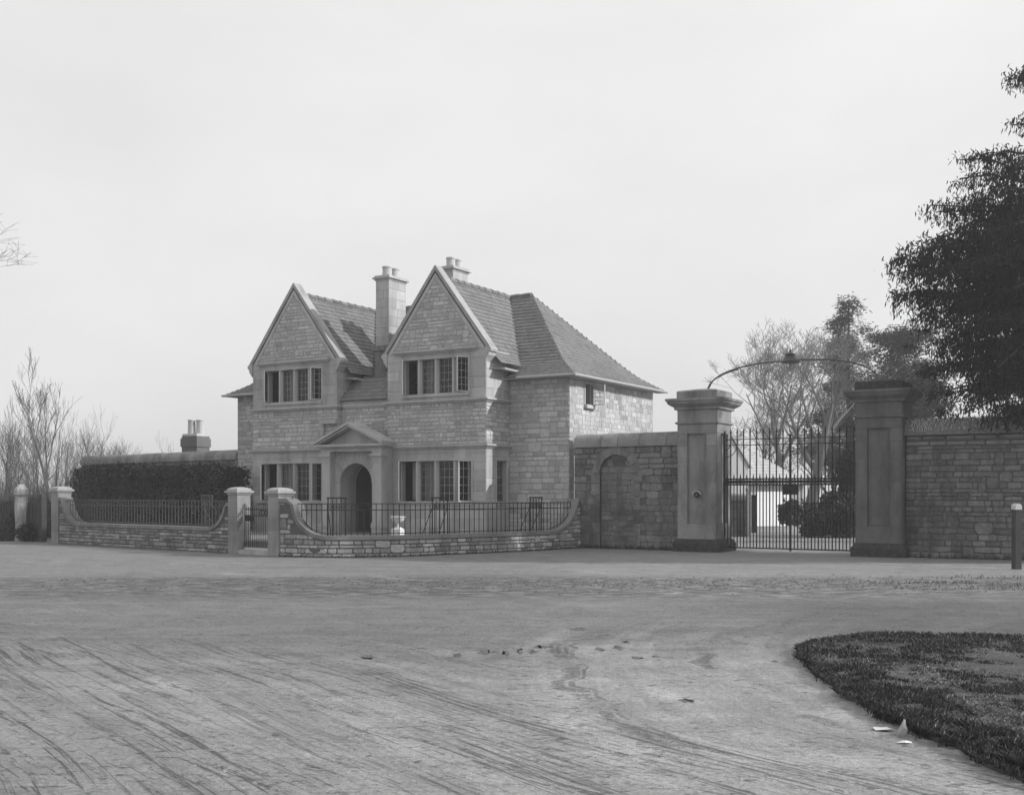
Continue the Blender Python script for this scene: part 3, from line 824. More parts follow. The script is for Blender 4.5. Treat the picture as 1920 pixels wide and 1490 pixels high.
while x < c0[1]-.05:
    x2 = min(x+.42, c0[1]); rd.tube([(x, RV, RZ_-.03), (x2, RV, RZ_-.025)], [.09, .105], 10, random.random()); x = x2
rd.build('ridge_tiles', M['tile'], house)
# small roof of the middle bay
tl = MB(); tb = MB()
tiled(tl, tb, lambda s, d, z: (s, MV-.10+d, z), lambda d: 4.74+1.05*d, .75, lambda d: (-5.88, -3.78), cs=.15)
tl.build('porch_bay_roof', M['tile'], house); tb.build('roof_boarding', M['tilebase'], house)
# gutters and eaves boards
def gut(p, q, r=.042): MB().tube([p, q], r, 8).build('gutter', M['gutter'], house)
gut((UR_+.04, -OH-.04, EZ-.02), (UR_+.04, BV+OH, EZ-.02)); gut((.50, -OH-.04, EZ-.02), (UR_+.08, -OH-.04, EZ-.02), .04)
gut((UL_-.04, -OH-.04, EZ-.02), (-9.9, -OH-.04, EZ-.02))
gut((.40, FV+.42, 5.50), (.40, -.25, 5.48), .04); gut((-5.49, FV+.42, 5.50), (-5.49, -.35, 5.48), .04)
ev = MB(); ev.box(UR, UR_, -OH, BV+OH, EZ-.05, EZ-.015); ev.box(.02, UR, -OH, 0, EZ-.05, EZ-.015); ev.box(UL_, -9.68, -OH, 0, EZ-.05, EZ-.015); ev.box(UL_, UL, 0, BV+OH, EZ-.05, EZ-.015)
ev.box(.02, .36, FV+.40, -.02, 5.50, 5.53); ev.box(-5.87, -5.53, FV+.40, -.02, 5.50, 5.53)
ev.build('eaves_board', M['trim'], house)

# chimneys ---------------------------------------------------------------
def chimney(u0, v0, z0, z1, wu, wv, seed=0, base=None, par=None, mat='ashlar'):
    mb = MB(); mb.box(u0, u0+wu, v0, v0+wv, z0, z1)
    ch = mb.build('chimney', M['mortar'], par or house)
    st = MB()
    f1 = frame((u0, v0, 0), (1,0,0), (0,-1,0)); f2 = frame((u0+wu, v0, 0), (0,1,0), (1,0,0))
    f3 = frame((u0, v0+wv, 0), (0,-1,0), (-1,0,0))
    masonry(st, f1, (0, wu, z0, z1), AH, (.3, .55), .008, .010, tilt=.002, jump=0)
    masonry(st, f2, (0, wv, z0, z1), AH, (.35, .6), .008, .010, tilt=.002, jump=0)
    masonry(st, f3, (0, wv, z0, z1), AH, (.35, .6), .008, .010, tilt=.002, jump=0)
    st.build('stonework', M[mat], ch)
    c = MB()
    for e, a, b in ((.03, z1-.08, z1-.02), (.09, z1-.02, z1+.03), (.04, z1+.03, z1+.09)):
        c.box(u0-e, u0+wu+e, v0-e, v0+wv+e, a, b)
    c.build('cap', M['trim'], ch)
    for q in (.28, .72):
        vv = v0+wv*q; uu = u0+wu/2
        MB().lathe([(.165, z1+.09), (.155, z1+.36), (.172, z1+.37), (.172, z1+.42), (.14, z1+.42), (.13, z1+.2)], uu, vv, 16).build('chimney_pot', M['pot'], ch, smooth=False)
    return ch
chimney(-4.98, -.45, 6.6, 8.88, .54, .95)
chimney(-3.98, 1.9, 6.9, 9.50, .54, .95)
br = MB(); br.box(-5.02, -4.30, -.44, .2, 4.7, 6.45); br.box(-5.7, -4.0, -.36, .2, 4.7, 5.62); br.box(-5.17, -4.16, -.52, .6, 6.45, 6.52); br.box(-5.12, -4.36, -.48, .55, 6.52, 6.62)
br.build('chimney_breast', M['orub'], house)

# porch ------------------------------------------------------------------
PC = -4.83; PV = -1.70
porch = MB(); fr = frame((PC, PV, 0), (1,0,0), (0,-1,0))
arch_slab(porch, fr, -1.28, 1.28, 0, 3.02, 0, .66, 1.98, -(MV-PV)-.0, 0)
pr = porch.build('porch', M['ashlar'], house)
vo = MB(); ring(vo, fr, 0, .665, 1.0, 1.98, .002, .016, 9, .012)
vo.build('arch_ring', M['ashlar'], pr)
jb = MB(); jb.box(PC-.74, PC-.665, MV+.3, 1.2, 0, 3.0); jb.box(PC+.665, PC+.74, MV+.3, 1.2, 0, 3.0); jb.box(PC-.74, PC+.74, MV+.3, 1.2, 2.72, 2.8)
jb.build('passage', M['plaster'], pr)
dm = MB(); dm.box(PC-.66, PC+.66, 1.0, 1.06, .4, 2.7)
for i in range(6): dm.box(PC-.64+i*.215, PC-.64+i*.215+.20, 0.97, .999, .42, 2.55)
dm.build('door', M['wood'], pr)
for sg in (-1, 1):
    x = sg*1.06; c = MB()
    c.slab(fr, x-.20, x+.20, GZ, .55, 0, .28); c.slab(fr, x-.235, x+.235, .55, .66, 0, .31); c.slab(fr, x-.21, x+.21, .66, .72, 0, .285)
    c.prism(fr, [(x-.18, .72), (x+.18, .72), (x+.165, 2.72), (x-.165, 2.72)], 0, .25)
    c.slab(fr, x-.19, x+.19, 2.66, 2.69, 0, .27)
    c.slab(fr, x-.20, x+.20, 2.80, 2.86, 0, .29); c.slab(fr, x-.24, x+.24, 2.86, 2.92, 0, .34)
    c.slab(fr, x-.18, x+.18, 2.72, 2.80, 0, .26); c.slab(fr, x-.19, x+.19, 2.92, 3.13, 0, .27)
    c.build('pilaster', M['trim'], pr)
pd = MB()
back_d = -(MV-PV)
pd.slab(fr, -1.26, 1.26, 3.02, 3.13, back_d, .26); pd.slab(fr, -1.33, 1.33, 3.13, 3.18, -.31, .34); pd.slab(fr, -1.40, 1.40, 3.18, 3.25, -.31, .44)
pd.prism(fr, [(-1.2, 3.25), (1.2, 3.25), (0, 3.78)], -.31, .10)
for sg in (-1, 1):
    pd.prism(fr, [(sg*1.42, 3.25), (sg*1.42, 3.33), (0, 3.97), (0, 3.88)], -.31, .48)
    pd.prism(fr, [(sg*1.30, 3.25), (sg*1.42, 3.25), (0, 3.88), (0, 3.80)], -.31, .40)
pd.build('pediment', M['trim'], pr)
# drainpipe with rainwater head
dp = MB(); fr = frame((-5.89, FV, 0), (1,0,0), (0,-1,0))
dp.slab(fr, -.62, .10, 3.98, 4.12, .03, .19)
dp.tube([fr(-.52, 3.98, .11), fr(-.52, .4, .11)], .045, 8)
for z in (3.3, 2.2, 1.1): dp.tube([fr(-.52, z, .11), fr(-.52, z-.07, .11)], .06, 8)
dp.build('drainpipe', M['gutter'], house)

# ================================================================== BOUNDARY WALLS
# wall between the house corner and the left gate pier
p1c = Vector((5.744, 31.45, 0))-U*.57+V*.57; p2c = Vector((10.03, 28.80, 0))-U*.57+V*.57
e1 = p1c-U*.57
wl_len = 3.55
ws = e1-U*wl_len
wall1 = thing('arched_boundary_wall', 'old stone wall with blind arch between the house and the left gate pier', 'wall', (ws.x, ws.y, 0), -TH)
fr = frame((0, -.12, 0), (1,0,0), (0,-1,0))
cx, rr, zs = 1.42, .56, 2.26
c = MB(); c.slab(fr, 0, wl_len, 0, 3.05, -.45, 0)
arch_slab(c, fr, 0, wl_len, 0, 3.04, cx, rr, zs, .001, .085)
c.build('wall_core', M['omort'], wall1)
frs = frame((0, -.205, 0), (1,0,0), (0,-1,0))
st = MB()
inside = lambda x, z: (abs(x-cx) < rr+.24 and z < zs) or math.hypot(x-cx, z-zs) < rr+.26
masonry(st, frs, (0, wl_len, 0, 1.98), (.12, .24), (.2, .55), .014, .014, skip=lambda x, z: abs(x-cx) < rr+.20, tilt=.012)
masonry(st, frs, (0, wl_len, 2.0, 3.05), (.12, .22), (.25, .55), .030, .014, skip=lambda x, z: abs(x-cx) < rr+.20 if z < zs else math.hypot(x-cx, z-zs) < rr+.22, tilt=.012)
masonry(st, fr, (cx-rr, cx+rr, 0, 2.80), (.12, .24), (.15, .42), .006, .02, skip=lambda x, z: z > zs and math.hypot(x-cx, z-zs) > rr-.02, tilt=.004)
ring(st, frs, cx, rr, rr+.24, zs, .001, .040, 7, .012)
for sg in (-1, 1):
    z = 0
    while z < zs-.05:
        h = min(random.uniform(.3, .5), zs-z); x = cx+sg*(rr+.10); q = random.choice((.10, .14, .18))
        st.slab(fr, min(x-sg*.10, x+sg*q), max(x-sg*.10, x+sg*q), z+.01, z+h-.01, .001, .107, random.random()); z += h
# little blocked drain opening beside the curved wall
st.build('stonework', M['orub'], wall1)
lg = MB(); lg.slab(fr, 0, cx-rr-.24, 1.98, 2.02, .086, .125); lg.slab(fr, cx+rr+.24, wl_len, 1.98, 2.02, .086, .125); lg.build('ledge', M['orub'], wall1)
def round_coping(mb, fr, x0, x1, z, w0, w1, h, seg, over=.07):
    "half-round coping stones; w0/w1 = back/front d"
    x = x0
    while x < x1-.05:
        b = min(x+random.uniform(*seg), x1)
        if x1-b < seg[0]*.5: b = x1
        n = 10; hh = h*random.uniform(.96, 1.03); mid = (w0+w1)/2; hw = (w1-w0)/2+over
        prof = [(mid+hw*math.cos(PI*i/n), z+.10+hh*math.sin(PI*i/n)) for i in range(n+1)]
        prof = [(mid+hw, z)]+prof+[(mid-hw, z)]
        vs = [fr(x+.008, q, p) for p, q in prof]+[fr(b-.008, q, p) for p, q in prof]; m_ = len(prof)
        mb.add(vs, [tuple(range(m_)), tuple(range(2*m_-1, m_-1, -1))]+[(i, (i+1) % m_, (i+1) % m_+m_, i+m_) for i in range(m_)], random.random())
        x = b
cp = MB(); round_coping(cp, fr, 0, wl_len, 3.05, -.45, .10, .32, (.55, .95)); cp.build('coping', M['pier'], wall1)

# big gate piers
def big_pier(label, c, bell, top_mat, bm='pier'):
    root = thing('gate_pier', label, 'gate pier', (c.x, c.y, 0), -TH, 'great stone piers of the park gate')
    h = .57; mb = MB()
    cr = MB(); cr.box(-h+.06, h-.06, -h+.06, h-.06, .3, 4.0)
    cr.build('core', M[bm], root)
    # shaft built as margins round recessed panels, four sides
    for k in range(4):
        a = k*PI/2; X = (math.cos(a), math.sin(a), 0); N = (math.sin(a), -math.cos(a), 0)
        f = frame((-X[0]*h+N[0]*h, -X[1]*h+N[1]*h, 0), X, N)
        hole = (.28, 2*h-.28, .80, 3.35); zrow = [.36, .80, 1.35, 1.95, 2.55, 3.0, 3.35, 3.62]
        for z0, z1 in zip(zrow, zrow[1:]):
            for r in rects_minus((0, 2*h, z0+.003, z1-.003), [hole]): mb.slab(f, *r, -.07, .03, random.random())
        mb.slab(f, .29, 2*h-.29, .81, 3.34, -.058, -.045, .35)
        mb.slab(f, 0, 2*h, 3.70, 4.02, -.07, .03, .5)
    mb.build('shaft', M[bm], root)
    b = MB(); b.box(-h-.13, h+.13, -h-.13, h+.13, 0, .22)
    z0, z1 = .22, .36; r0, r1 = h+.13, h+.035
    b.add([(-r0,-r0,z0), (r0,-r0,z0), (r0,r0,z0), (-r0,r0,z0), (-r1,-r1,z1), (r1,-r1,z1), (r1,r1,z1), (-r1,r1,z1)], [(0,1,5,4), (1,2,6,5), (2,3,7,6), (3,0,4,7)])
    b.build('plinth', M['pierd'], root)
    cn = MB(); prof = [(h+.03, 3.62), (h+.075, 3.64), (h+.075, 3.68), (h+.03, 3.70)]
    def sq(prof):
        for (r0, z0), (r1, z1) in zip(prof, prof[1:]):
            cn.add([(-r0,-r0,z0), (r0,-r0,z0), (r0,r0,z0), (-r0,r0,z0), (-r1,-r1,z1), (r1,-r1,z1), (r1,r1,z1), (-r1,r1,z1)], [(0,1,5,4), (1,2,6,5), (2,3,7,6), (3,0,4,7)])
    sq(prof); sq([(h+.03, 4.02), (h+.09, 4.04), (h+.10, 4.11), (h+.16, 4.14), (h+.24, 4.20), (h+.26, 4.27), (h+.29, 4.28), (h+.29, 4.35), (h+.05, 4.37)])
    cn.build('cornice', M[bm], root)
    cn = MB(); r0 = h+.04; 
    sq([(r0, 4.36), (r0, 4.56), (r0-.05, 4.59), (.1, 4.66), (0.001, 4.665)])
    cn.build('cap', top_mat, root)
    if bell:
        bl = MB(); f = frame((0, -h, 0), (1,0,0), (0,-1,0)); n = 12
        prev = None
        for i in range(n):
            a0, a1 = PI*i/n, PI*(i+1)/n
            bl.prism(f, [(.0+.13*math.cos(a0), 1.62+.11*math.sin(a0)), (.0+.13*math.cos(a1), 1.62+.11*math.sin(a1)), (.105*math.cos(a1), 1.62+.085*math.sin(a1)), (.105*math.cos(a0), 1.62+.085*math.sin(a0))], .004, .07)
        bl.build('bell_hood', M['pierpale'], root)
        o = MB().lathe([(.09, 0), (.09, .012)], 0, 0, 16).build('bell_recess', M['iron'], root)
        o.rotation_euler = (PI/2, 0, 0); o.location = (0, -h-.006, 1.62)
        o = MB().lathe([(.02, 0), (.035, .03), (.03, .06), (.01, .08)], 0, 0, 12).build('bell_pull', M['framed'], root)
        o.rotation_euler = (PI/2, 0, 0); o.location = (0, -h-.019, 1.61)
    return root
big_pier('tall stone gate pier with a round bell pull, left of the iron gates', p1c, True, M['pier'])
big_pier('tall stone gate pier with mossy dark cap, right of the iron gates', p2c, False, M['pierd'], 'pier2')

# iron gates ---------------------------------------------------------------
gs = p1c+U*.60; ge = p2c-U*.60; GW = (ge-gs).length; gdir = (ge-gs).normalized(); grz = math.atan2(gdir.y, gdir.x)
def leaf(label, org, sx):
    root = thing('iron_gate', label, 'gate', (org.x, org.y, 0), grz, 'tall iron driveway gates')
    Wd = GW/2-.017; nb = 10
    X = lambda q: sx*q
    def spear(x, z0, z1, r):
        mb = MB(); mb.tube([(x, 0, z0), (x, 0, z1-.16)], r, 6); mb.tube([(x, 0, z1-.16), (x, 0, z1-.12), (x, 0, z1)], [r, r*1.5, .002], 6); return mb
    for i in range(1, nb): spear(X(Wd*i/nb), .10, 3.50, .019).build('bar', M['iron'], root)
    for i in range(nb): spear(X(Wd*(i+.5)/nb), .10, 2.22, .0155).build('short_bar', M['iron'], root)
    for q in (.0, Wd):
        r_ = .014 if q else .026; MB().box(X(q)-r_, X(q)+r_, -r_, r_, .06, 3.30 if q else 3.42).build('stile', M['iron'], root)
    for z, r in ((.12, .018), (1.90, .020), (2.06, .020), (3.02, .011), (3.18, .011)):
        MB().box(min(X(0), X(Wd)), max(X(0), X(Wd)), -r*.9, r*.9, z-r, z+r).build('rail', M['iron'], root)
    mb = MB(); n = 24
    for k in range(n):
        cxx = X(Wd*(k+.5)/n); R = Wd/n*.45
        mb.tube([(cxx+R*math.cos(t*PI/4), 0, 1.98+.055*math.sin(t*PI/4)) for t in range(9)], .012, 4, cap=False)
        mb.box(cxx-R, cxx+R, -.004, .004, 1.945, 2.015)
    mb.build('frieze', M['iron'], root)
    mb = MB()
    for R, zc in ((.34, 3.02), (.13, 3.02)):
        mb.tube([(X(.03+R*math.sin(t*PI/16)), 0, zc-R*math.cos(t*PI/16)) for t in range(9)], .012, 5)
    mb.build('scroll', M['iron'], root)
    mb = MB(); mb.box(min(X(Wd-.20), X(Wd)), max(X(Wd-.20), X(Wd)), -.04, .04, 1.62, 1.88); mb.build('lock_box', M['iron'], root)
    return root
leaf('left leaf of the tall spiked iron gates, hung on the pier with the bell pull', gs, 1)
leaf('right leaf of the tall spiked iron gates, hung on the mossy capped pier', ge, -1)

# overthrow with lantern hood
arch = thing('iron_overthrow', 'thin iron arch with a lantern hood spanning the two tall gate piers', 'arch', (p1c.x, p1c.y, 4.6), grz)
D = (p2c-p1c).length; pa = []
for i in range(41):
    t = i/40; x = .10+(D-.20)*t; q = abs(2*t-1)
    pa.append((x, 0, .02+.70*(1-q**2.6)**(1/1.9)))
MB().tube(pa, .022, 8).build('arch_bar', M['ironl'], arch, smooth=True)
MB().tube([(x-.06*(1-abs(0)), 0, z-.05-.06*0) for x, z in [(p[0], p[2]) for p in pa[:9]]], .014, 6).build('brace', M['ironl'], arch)
zc = .72
MB().lathe([(.25, zc-.06), (.255, zc-.03), (.22, zc+.01), (.15, zc+.09), (.12, zc+.12), (.12, zc+.15), (.155, zc+.17), (.10, zc+.20), (.03, zc+.23), (.02, zc+.30), (.005, zc+.33)], D/2, 0, 20).build('lantern_hood', M['ironl'], arch, smooth=False)
mb = MB()
for k in range(4):
    a = k*PI/2+.5; x, y = D/2+.10*math.cos(a), .10*math.sin(a)
    mb.tube([(x, y, zc-.06), (x*1.0, y, zc-.18), (D/2+.05*math.cos(a), .05*math.sin(a), zc-.24)], .010, 5)
mb.build('lamp_hooks', M['ironl'], arch)

# right boundary wall
rs = p2c+U*.60+V*.10
wall2 = thing('boundary_wall', 'tall old stone wall with grassy coping right of the gate piers', 'wall', (rs.x, rs.y, 0), -TH)
fr = frame((0, -.30, 0), (1,0,0), (0,-1,0)); RL = 6.0
c = MB(); c.slab(fr, 0, RL, 0, 3.12, -.55, 0); c.build('wall_core', M['omort'], wall2)
st = MB(); masonry(st, fr, (0, RL, 0, 2.86), (.09, .17), (.15, .45), .03, .012, tilt=.02)
st.build('stonework', M['orub'], wall2)
st = MB(); masonry(st, fr, (0, RL, 2.87, 3.00), (.12, .14), (.35, .7), .06, .02, jump=0); masonry(st, fr, (0, RL, 3.01, 3.17), (.15, .17), (.35, .7), .10, .02, jump=0)
st.build('band_course', M['pier'], wall2)
n = 60; mb = MB(); vs = []; K = 12
for i in range(n+1):
    x = RL*i/n
    for j in range(K+1):
        a = PI*j/K; rj = 1+random.uniform(-.05, .05)
        vs.append(fr(x, 3.15+(.36+.10*vn(x, 1, 1.4))*math.sin(a)*rj, -.22+.42*math.cos(a)*rj))
mb.add(vs, [(i*(K+1)+j, (i+1)*(K+1)+j, (i+1)*(K+1)+j+1, i*(K+1)+j+1) for i in range(n) for j in range(K)])
mb.add([vs[j] for j in range(K+1)], [tuple(range(K+1))])
mb.build('coping', M['moss'], wall2, smooth=True)
mb = MB()
for i in range(5200):
    x = random.uniform(0, RL); a = random.uniform(.25, PI-.25); z = 3.15+(.36+.10*vn(x, 1, 1.4))*math.sin(a); d = -.22+.42*math.cos(a)
    h = random.uniform(.03, .10); dx = random.uniform(-.04, .04); w_ = random.uniform(.006, .014)
    mb.add([fr(x-w_, z-.01, d), fr(x+w_, z-.01, d), fr(x+dx, z+h, d+random.uniform(-.03, .05))], [(0,1,2)], random.random())
o = mb.build('grass_tufts', M['topg'], wall2); o['kind'] = 'stuff'

# wall behind the left garden, rounded coping
h0 = Vector((-10.25, 41.75, 0)); bl = 11.4; b0 = h0-WD*bl
wall3 = thing('garden_back_wall', 'tall stone wall with rounded coping behind the hedge, left of the house', 'wall', (b0.x, b0.y, 0), rzw)
fr = frame((0, 0, 0), (1,0,0), (0,-1,0))
c = MB(); c.slab(fr, 0, bl, 0, 2.92, -.40, 0); c.build('wall_core', M['omort'], wall3)
st = MB(); masonry(st, fr, (0, bl, .8, 2.92), (.10, .18), (.2, .5), .02, .02); st.build('stonework', M['orub'], wall3)
cp = MB(); round_coping(cp, fr, 0, bl, 2.92, -.42, .02, .28, (.5, .8)); cp.build('coping', M['pier'], wall3)

# outbuilding whose chimney rises behind that wall
ob = Vector((W(367, 47), 47, 0))
outb = thing('outbuilding', 'small outbuilding behind the garden wall with a twin pot chimney', 'outbuilding', (ob.x, ob.y, 0), math.radians(-25))
MB().box(-3, 3, .2, 4, 0, 2.3).build('wall', M['orub'], outb)
mb = MB(); mb.add([(-3.2, 0, 2.2), (3.2, 0, 2.2), (3.2, 2.1, 2.95), (-3.2, 2.1, 2.95), (3.2, 4.2, 2.2), (-3.2, 4.2, 2.2)], [(0,1,2,3), (3,2,4,5), (1,4,2), (0,3,5)]); mb.build('roof', M['tile'], outb)
# chimney turned so that two faces show
chx = MB(); chx.box(-.40, .40, -.40, .40, 0, 4.05)
chm = chx.build('chimney', M['brick'], outb); 
for (e, a, b) in ((.04, 3.72, 3.80), (.02, 4.05, 4.10)):
    pass
bb = MB(); bb.box(-.44, .44, -.44, .44, 3.60, 3.95); bb.build('chimney_head', M['brick'], chm)
bb = MB(); bb.box(-.38, .38, -.38, .38, 4.05, 4.14); bb.build('cap', M['pierpale'], chm)
for x in (-.15, .16): MB().lathe([(.165, 4.14), (.15, 4.68), (.165, 4.69), (.165, 4.74), (.13, 4.74), (.12, 4.4)], x, x*.5, 14).build('chimney_pot', M['pot'], chm)

# ================================================================== OBJECTS
# urn
u = Vector((W(746, 33), 33, 0)); urn = thing('garden_urn', 'white stone urn on a square pedestal behind the curved railing', 'urn', (u.x, u.y, .36), -TH)
mb = MB(); mb.box(-.22, .22, -.22, .22, 0, .06); mb.box(-.16, .16, -.16, .16, .06, .26)
for (r0, z0), (r1, z1) in (((.17, .26), (.12, .30)), ((.12, .30), (.07, .34))):
    mb.add([(-r0,-r0,z0), (r0,-r0,z0), (r0,r0,z0), (-r0,r0,z0), (-r1,-r1,z1), (r1,-r1,z1), (r1,r1,z1), (-r1,r1,z1)], [(0,1,5,4), (1,2,6,5), (2,3,7,6), (3,0,4,7), (4,5,6,7)])
mb.build('pedestal', M['urn'], urn); urn.scale = (.88,)*3
MB().lathe([(.07, .33), (.05, .36), (.045, .46), (.09, .50), (.17, .54), (.215, .60), (.22, .65), (.26, .67), (.265, .70), (.22, .70), (.18, .62)], 0, 0, 24).build('bowl', M['urn'], urn, smooth=True)

# white topped post at the right edge
py = 24.4; px_ = W(1906, py)
post = thing('verge_post', 'dark round topped wooden post at the right edge before the old wall', 'post', (px_, py, 0), math.radians(12))
mb = MB(); n = 8; pf = [(-.075, 0), (.075, 0), (.07, 1.36)]+[(.07*math.cos(PI*i/n), 1.36+.065*math.sin(PI*i/n)) for i in range(1, n)]+[(-.07, 1.36)]
mb.prism(frame((0,0,0), (1,0,0), (0,-1,0)), pf, -.07, .07); mb.build('shaft', M['timber'], post)
mb = MB(); pf = [(.078*math.cos(PI*i/n), 1.36+.073*math.sin(PI*i/n)) for i in range(0, n+1)]+[(-.078, 1.30), (.078, 1.30)]
mb.prism(frame((0,0,0), (1,0,0), (0,-1,0)), pf, -.078, .078); mb.build('cap', M['pierpale'], post)

# pale scraps at the grass edge
def scrap(label, x, y, outline, lift, th=.003):
    "torn, creased piece of card: fan of facets round a raised fold"
    r_ = random.Random(len(label)); mb = MB(); n = len(outline)
    cx_ = sum(p[0] for p in outline)/n; cz_ = sum(p[1] for p in outline)/n
    vs = [(px_, -lift*.35*pz+r_.uniform(-.008, .008), pz+.003) if lift > .5 else (px_, pz, .004+r_.uniform(0, .018)*lift*4) for px_, pz in outline]
    c_ = (cx_, -.02 if lift > .5 else cz_, cz_ if lift > .5 else .02)
    k = n+1; vs = vs+[c_]
    bk_ = [(a, b+th, c) for a, b, c in vs]
    mb.add(vs, [(i_, (i_+1) % n, n) for i_ in range(n)]); mb.add(bk_, [((i_+1) % n, i_, n) for i_ in range(n)])
    o = mb.build('paper_scrap', M['paper']); o.location = (x, y, 0); tag(o, label, 'litter', 'pale scraps at the edge of the grass')
scrap('crumpled pale paper standing up against the turf edge', W(1691, 7.62), 7.62, [(-.035,0), (.03,.004), (.034,.045), (.022,.07), (.014,.112), (0,.122), (-.012,.085), (-.03,.04)], 1)
scrap('flat pale scrap lying on the road left of the upright paper', W(1655, 7.80), 7.80, [(-.06,-.03), (.02,-.05), (.06,-.02), (.03,.0), (.05,.04), (-.02,.03), (-.05,.06)], .2)
scrap('small pale scrap lying just in front of the upright paper', W(1694, 7.40), 7.40, [(-.05,-.01), (.0,-.03), (.05,-.015), (.06,.012), (.0,.02)], .15)
# puddles
M['puddle'] = gm('puddle_water', .085, .1, 3, bump=.05, rough=.45, spec=.3)
def puddle(px, py, wpx, hpx, seed, ang=0):
    r_ = random.Random(seed); Y = F*HC/(py-HZ); X = W(px, Y); a = wpx/F*Y/2; b = (F*HC/(py-hpx/2-HZ)-F*HC/(py+hpx/2-HZ))/2
    n = 44; off = [r_.uniform(.45, 1.2)*(.8+.3*math.sin(i_*.7+seed)) for i_ in range(n)]
    vs = [(a*off[i]*math.cos(2*PI*i/n), b*off[(i*3) % n]*math.sin(2*PI*i/n)+ang*a*math.cos(2*PI*i/n), .004) for i in range(n)]
    o = MB().add(vs, [tuple(range(n))]).build('puddle', M['puddle']); o.location = (X, Y, 0); struct(o)
for i, (a, b, c, d) in enumerate([(690,1232,28,9), (858,1228,22,10), (910,1222,30,12), (950,1224,16,12), (975,1221,14,14), (1000,1222,22,8), (1048,1216,10,16), (1062,1217,8,16), (1085,1179,44,8), (1124,1217,26,9), (1160,1214,24,9), (1195,1233,34,6), (1230,1230,20,5), (1288,1313,30,9), (1175,1203,20,6), (1454,1240,16,5), (518,1377,22,9), (1020,1212,40,7)]):
    puddle(a, b, c, d, i)

# clods and stones thrown up along the road
def clods(name, label, n, fn, mat, smin, smax, cat='mud'):
    mb = MB()
    for _ in range(n):
        x, y = fn(); s = random.uniform(smin, smax)**1; k = 5; a0 = random.random()*6
        top = (x+random.uniform(-.2, .2)*s, y, s*random.uniform(.25, .5))
        vs = [(x+s*random.uniform(.6, 1.2)*math.cos(a0+2*PI*i/k), y+s*random.uniform(.4, .9)*math.sin(a0+2*PI*i/k), -.002) for i in range(k)]+[top]
        mb.add(vs, [(i, (i+1) % k, k) for i in range(k)], random.random())
    o = mb.build(name, mat); tag(o, label, cat, kind='stuff')
def band():
    while True:
        y = random.gauss(20.4, .75); x = random.uniform(-12, 14)
        if random.random() < .25+.75*(x > -3): return x, y
clods('mud_clods', 'dark clods of mud in a band across the road before the wall', 1900, band, M['mud'], .01, .05)
def road():
    y = 5.6+random.random()**1.6*9; x = random.uniform(-.5, .5)*y
    return x, y
clods('road_grit', 'small stones and grit scattered over the near road', 2200, road, M['mud'], .003, .010, 'grit')

# ---------------------------------------------------------------- grass
def inside_poly(x, y, P):
    c = False; n = len(P); j = n-1
    for i in range(n):
        if (P[i][1] > y) != (P[j][1] > y) and x < (P[j][0]-P[i][0])*(y-P[i][1])/(P[j][1]-P[i][1])+P[i][0]: c = not c
        j = i
    return c
isl = [(3.05,5.2), (2.97,6.4), (2.86,7.0), (2.72,7.8), (2.70,8.6), (2.74,9.5), (2.78,10.3), (2.86,11.1), (3.10,11.8), (3.6,12.35), (4.2,12.75), (5.2,12.6), (6.4,12.35), (7.4,12.2), (9.5,12.0), (9.5,5.2)]
ip = Path(isl[:15]+[(9.5, 12.0)])
isl2 = []
for i in range(140):
    p, t = ip.at(ip.L*i/139); n_ = Vector((t.y, -t.x, 0)); q = p+n_*(random.uniform(-.02, .02)+.16*(vn(p.x*1.3, p.y*1.3+4, 2.1)-.5)); isl2.append((q.x, q.y))
def lerp_in(q, k): return (q[0]+(6.2-q[0])*k, q[1]+(8.8-q[1])*k)
mb = MB(); n_ = len(isl2); rings = [(0, 0.0), (.016, .02), (.05, .045), (.2, .075), (.45, .10), (.8, .11)]
vs = []
for k, h in rings: vs += [(*lerp_in(q, k), h+(random.uniform(-.012, .012) if k > 0 else -.01)) for q in isl2]
vs = [(x, y, z if i < n_*2 else z+.05*(vn(x, y, .9)-.4)) for i, (x, y, z) in enumerate(vs)]
vs.append((6.2, 8.8, .12))
fs = []
for r in range(len(rings)-1): fs += [(r*n_+i, r*n_+i+1, (r+1)*n_+i+1, (r+1)*n_+i) for i in range(n_-1)]
r = len(rings)-1; fs += [(r*n_+i, r*n_+i+1, len(vs)-1) for i in range(n_-1)]
mb.add(vs, fs); struct(mb.build('grass_verge', M['turf'], smooth=True))
def blades(mb, x, y, z, h, lean, w):
    a = random.random()*6.28; dx, dy = math.cos(a), math.sin(a); l = random.uniform(.1, 1)*lean
    px2, py2 = -dy*w, dx*w
    mb.add([(x-px2, y-py2, z), (x+px2, y+py2, z), (x+dx*l*.35+px2*.6, y+dy*l*.35+py2*.6, z+h*.6), (x+dx*l, y+dy*l, z+h)], [(0,1,2), (0,2,3)], random.random())
mb = MB(); mp_ = MB(); cnt = 0
while cnt < 90000:
    y = 5.6+(random.random()**1.35)*7.3; x = random.uniform(2.65, min(9.4, y*.47+.5))
    if not inside_poly(x, y, isl): continue
    if y > 8.2 and random.random() < .0: continue
    cnt += 1
    edge = min(abs(x-2.85), abs(12.6-y))
    nz = vn(x, y, 1.3)*.5+vn(x, y, 4.1)*.3+vn(x+9, y, 9)*.2
    pale = (x > 3.3 and 6.2 < y < 10.8 and nz > .33+.25*abs(y-8.4)/2.4) or nz > .68
    cl = vn(x, y+5, 6.0)
    if cl < .34 and random.random() < .8: continue
    h = random.uniform(.012, .05)*(.40+1.0*cl)*(1.15 if edge < .35 else .8)*(.6 if pale else 1)
    blades(mp_ if random.random() < (.85 if pale else .10) else mb, x, y, .040+.045*min(1, edge*1.3)+.05*(vn(x, y, .9)-.4), h, .05, .0035 if y < 9 else .005)
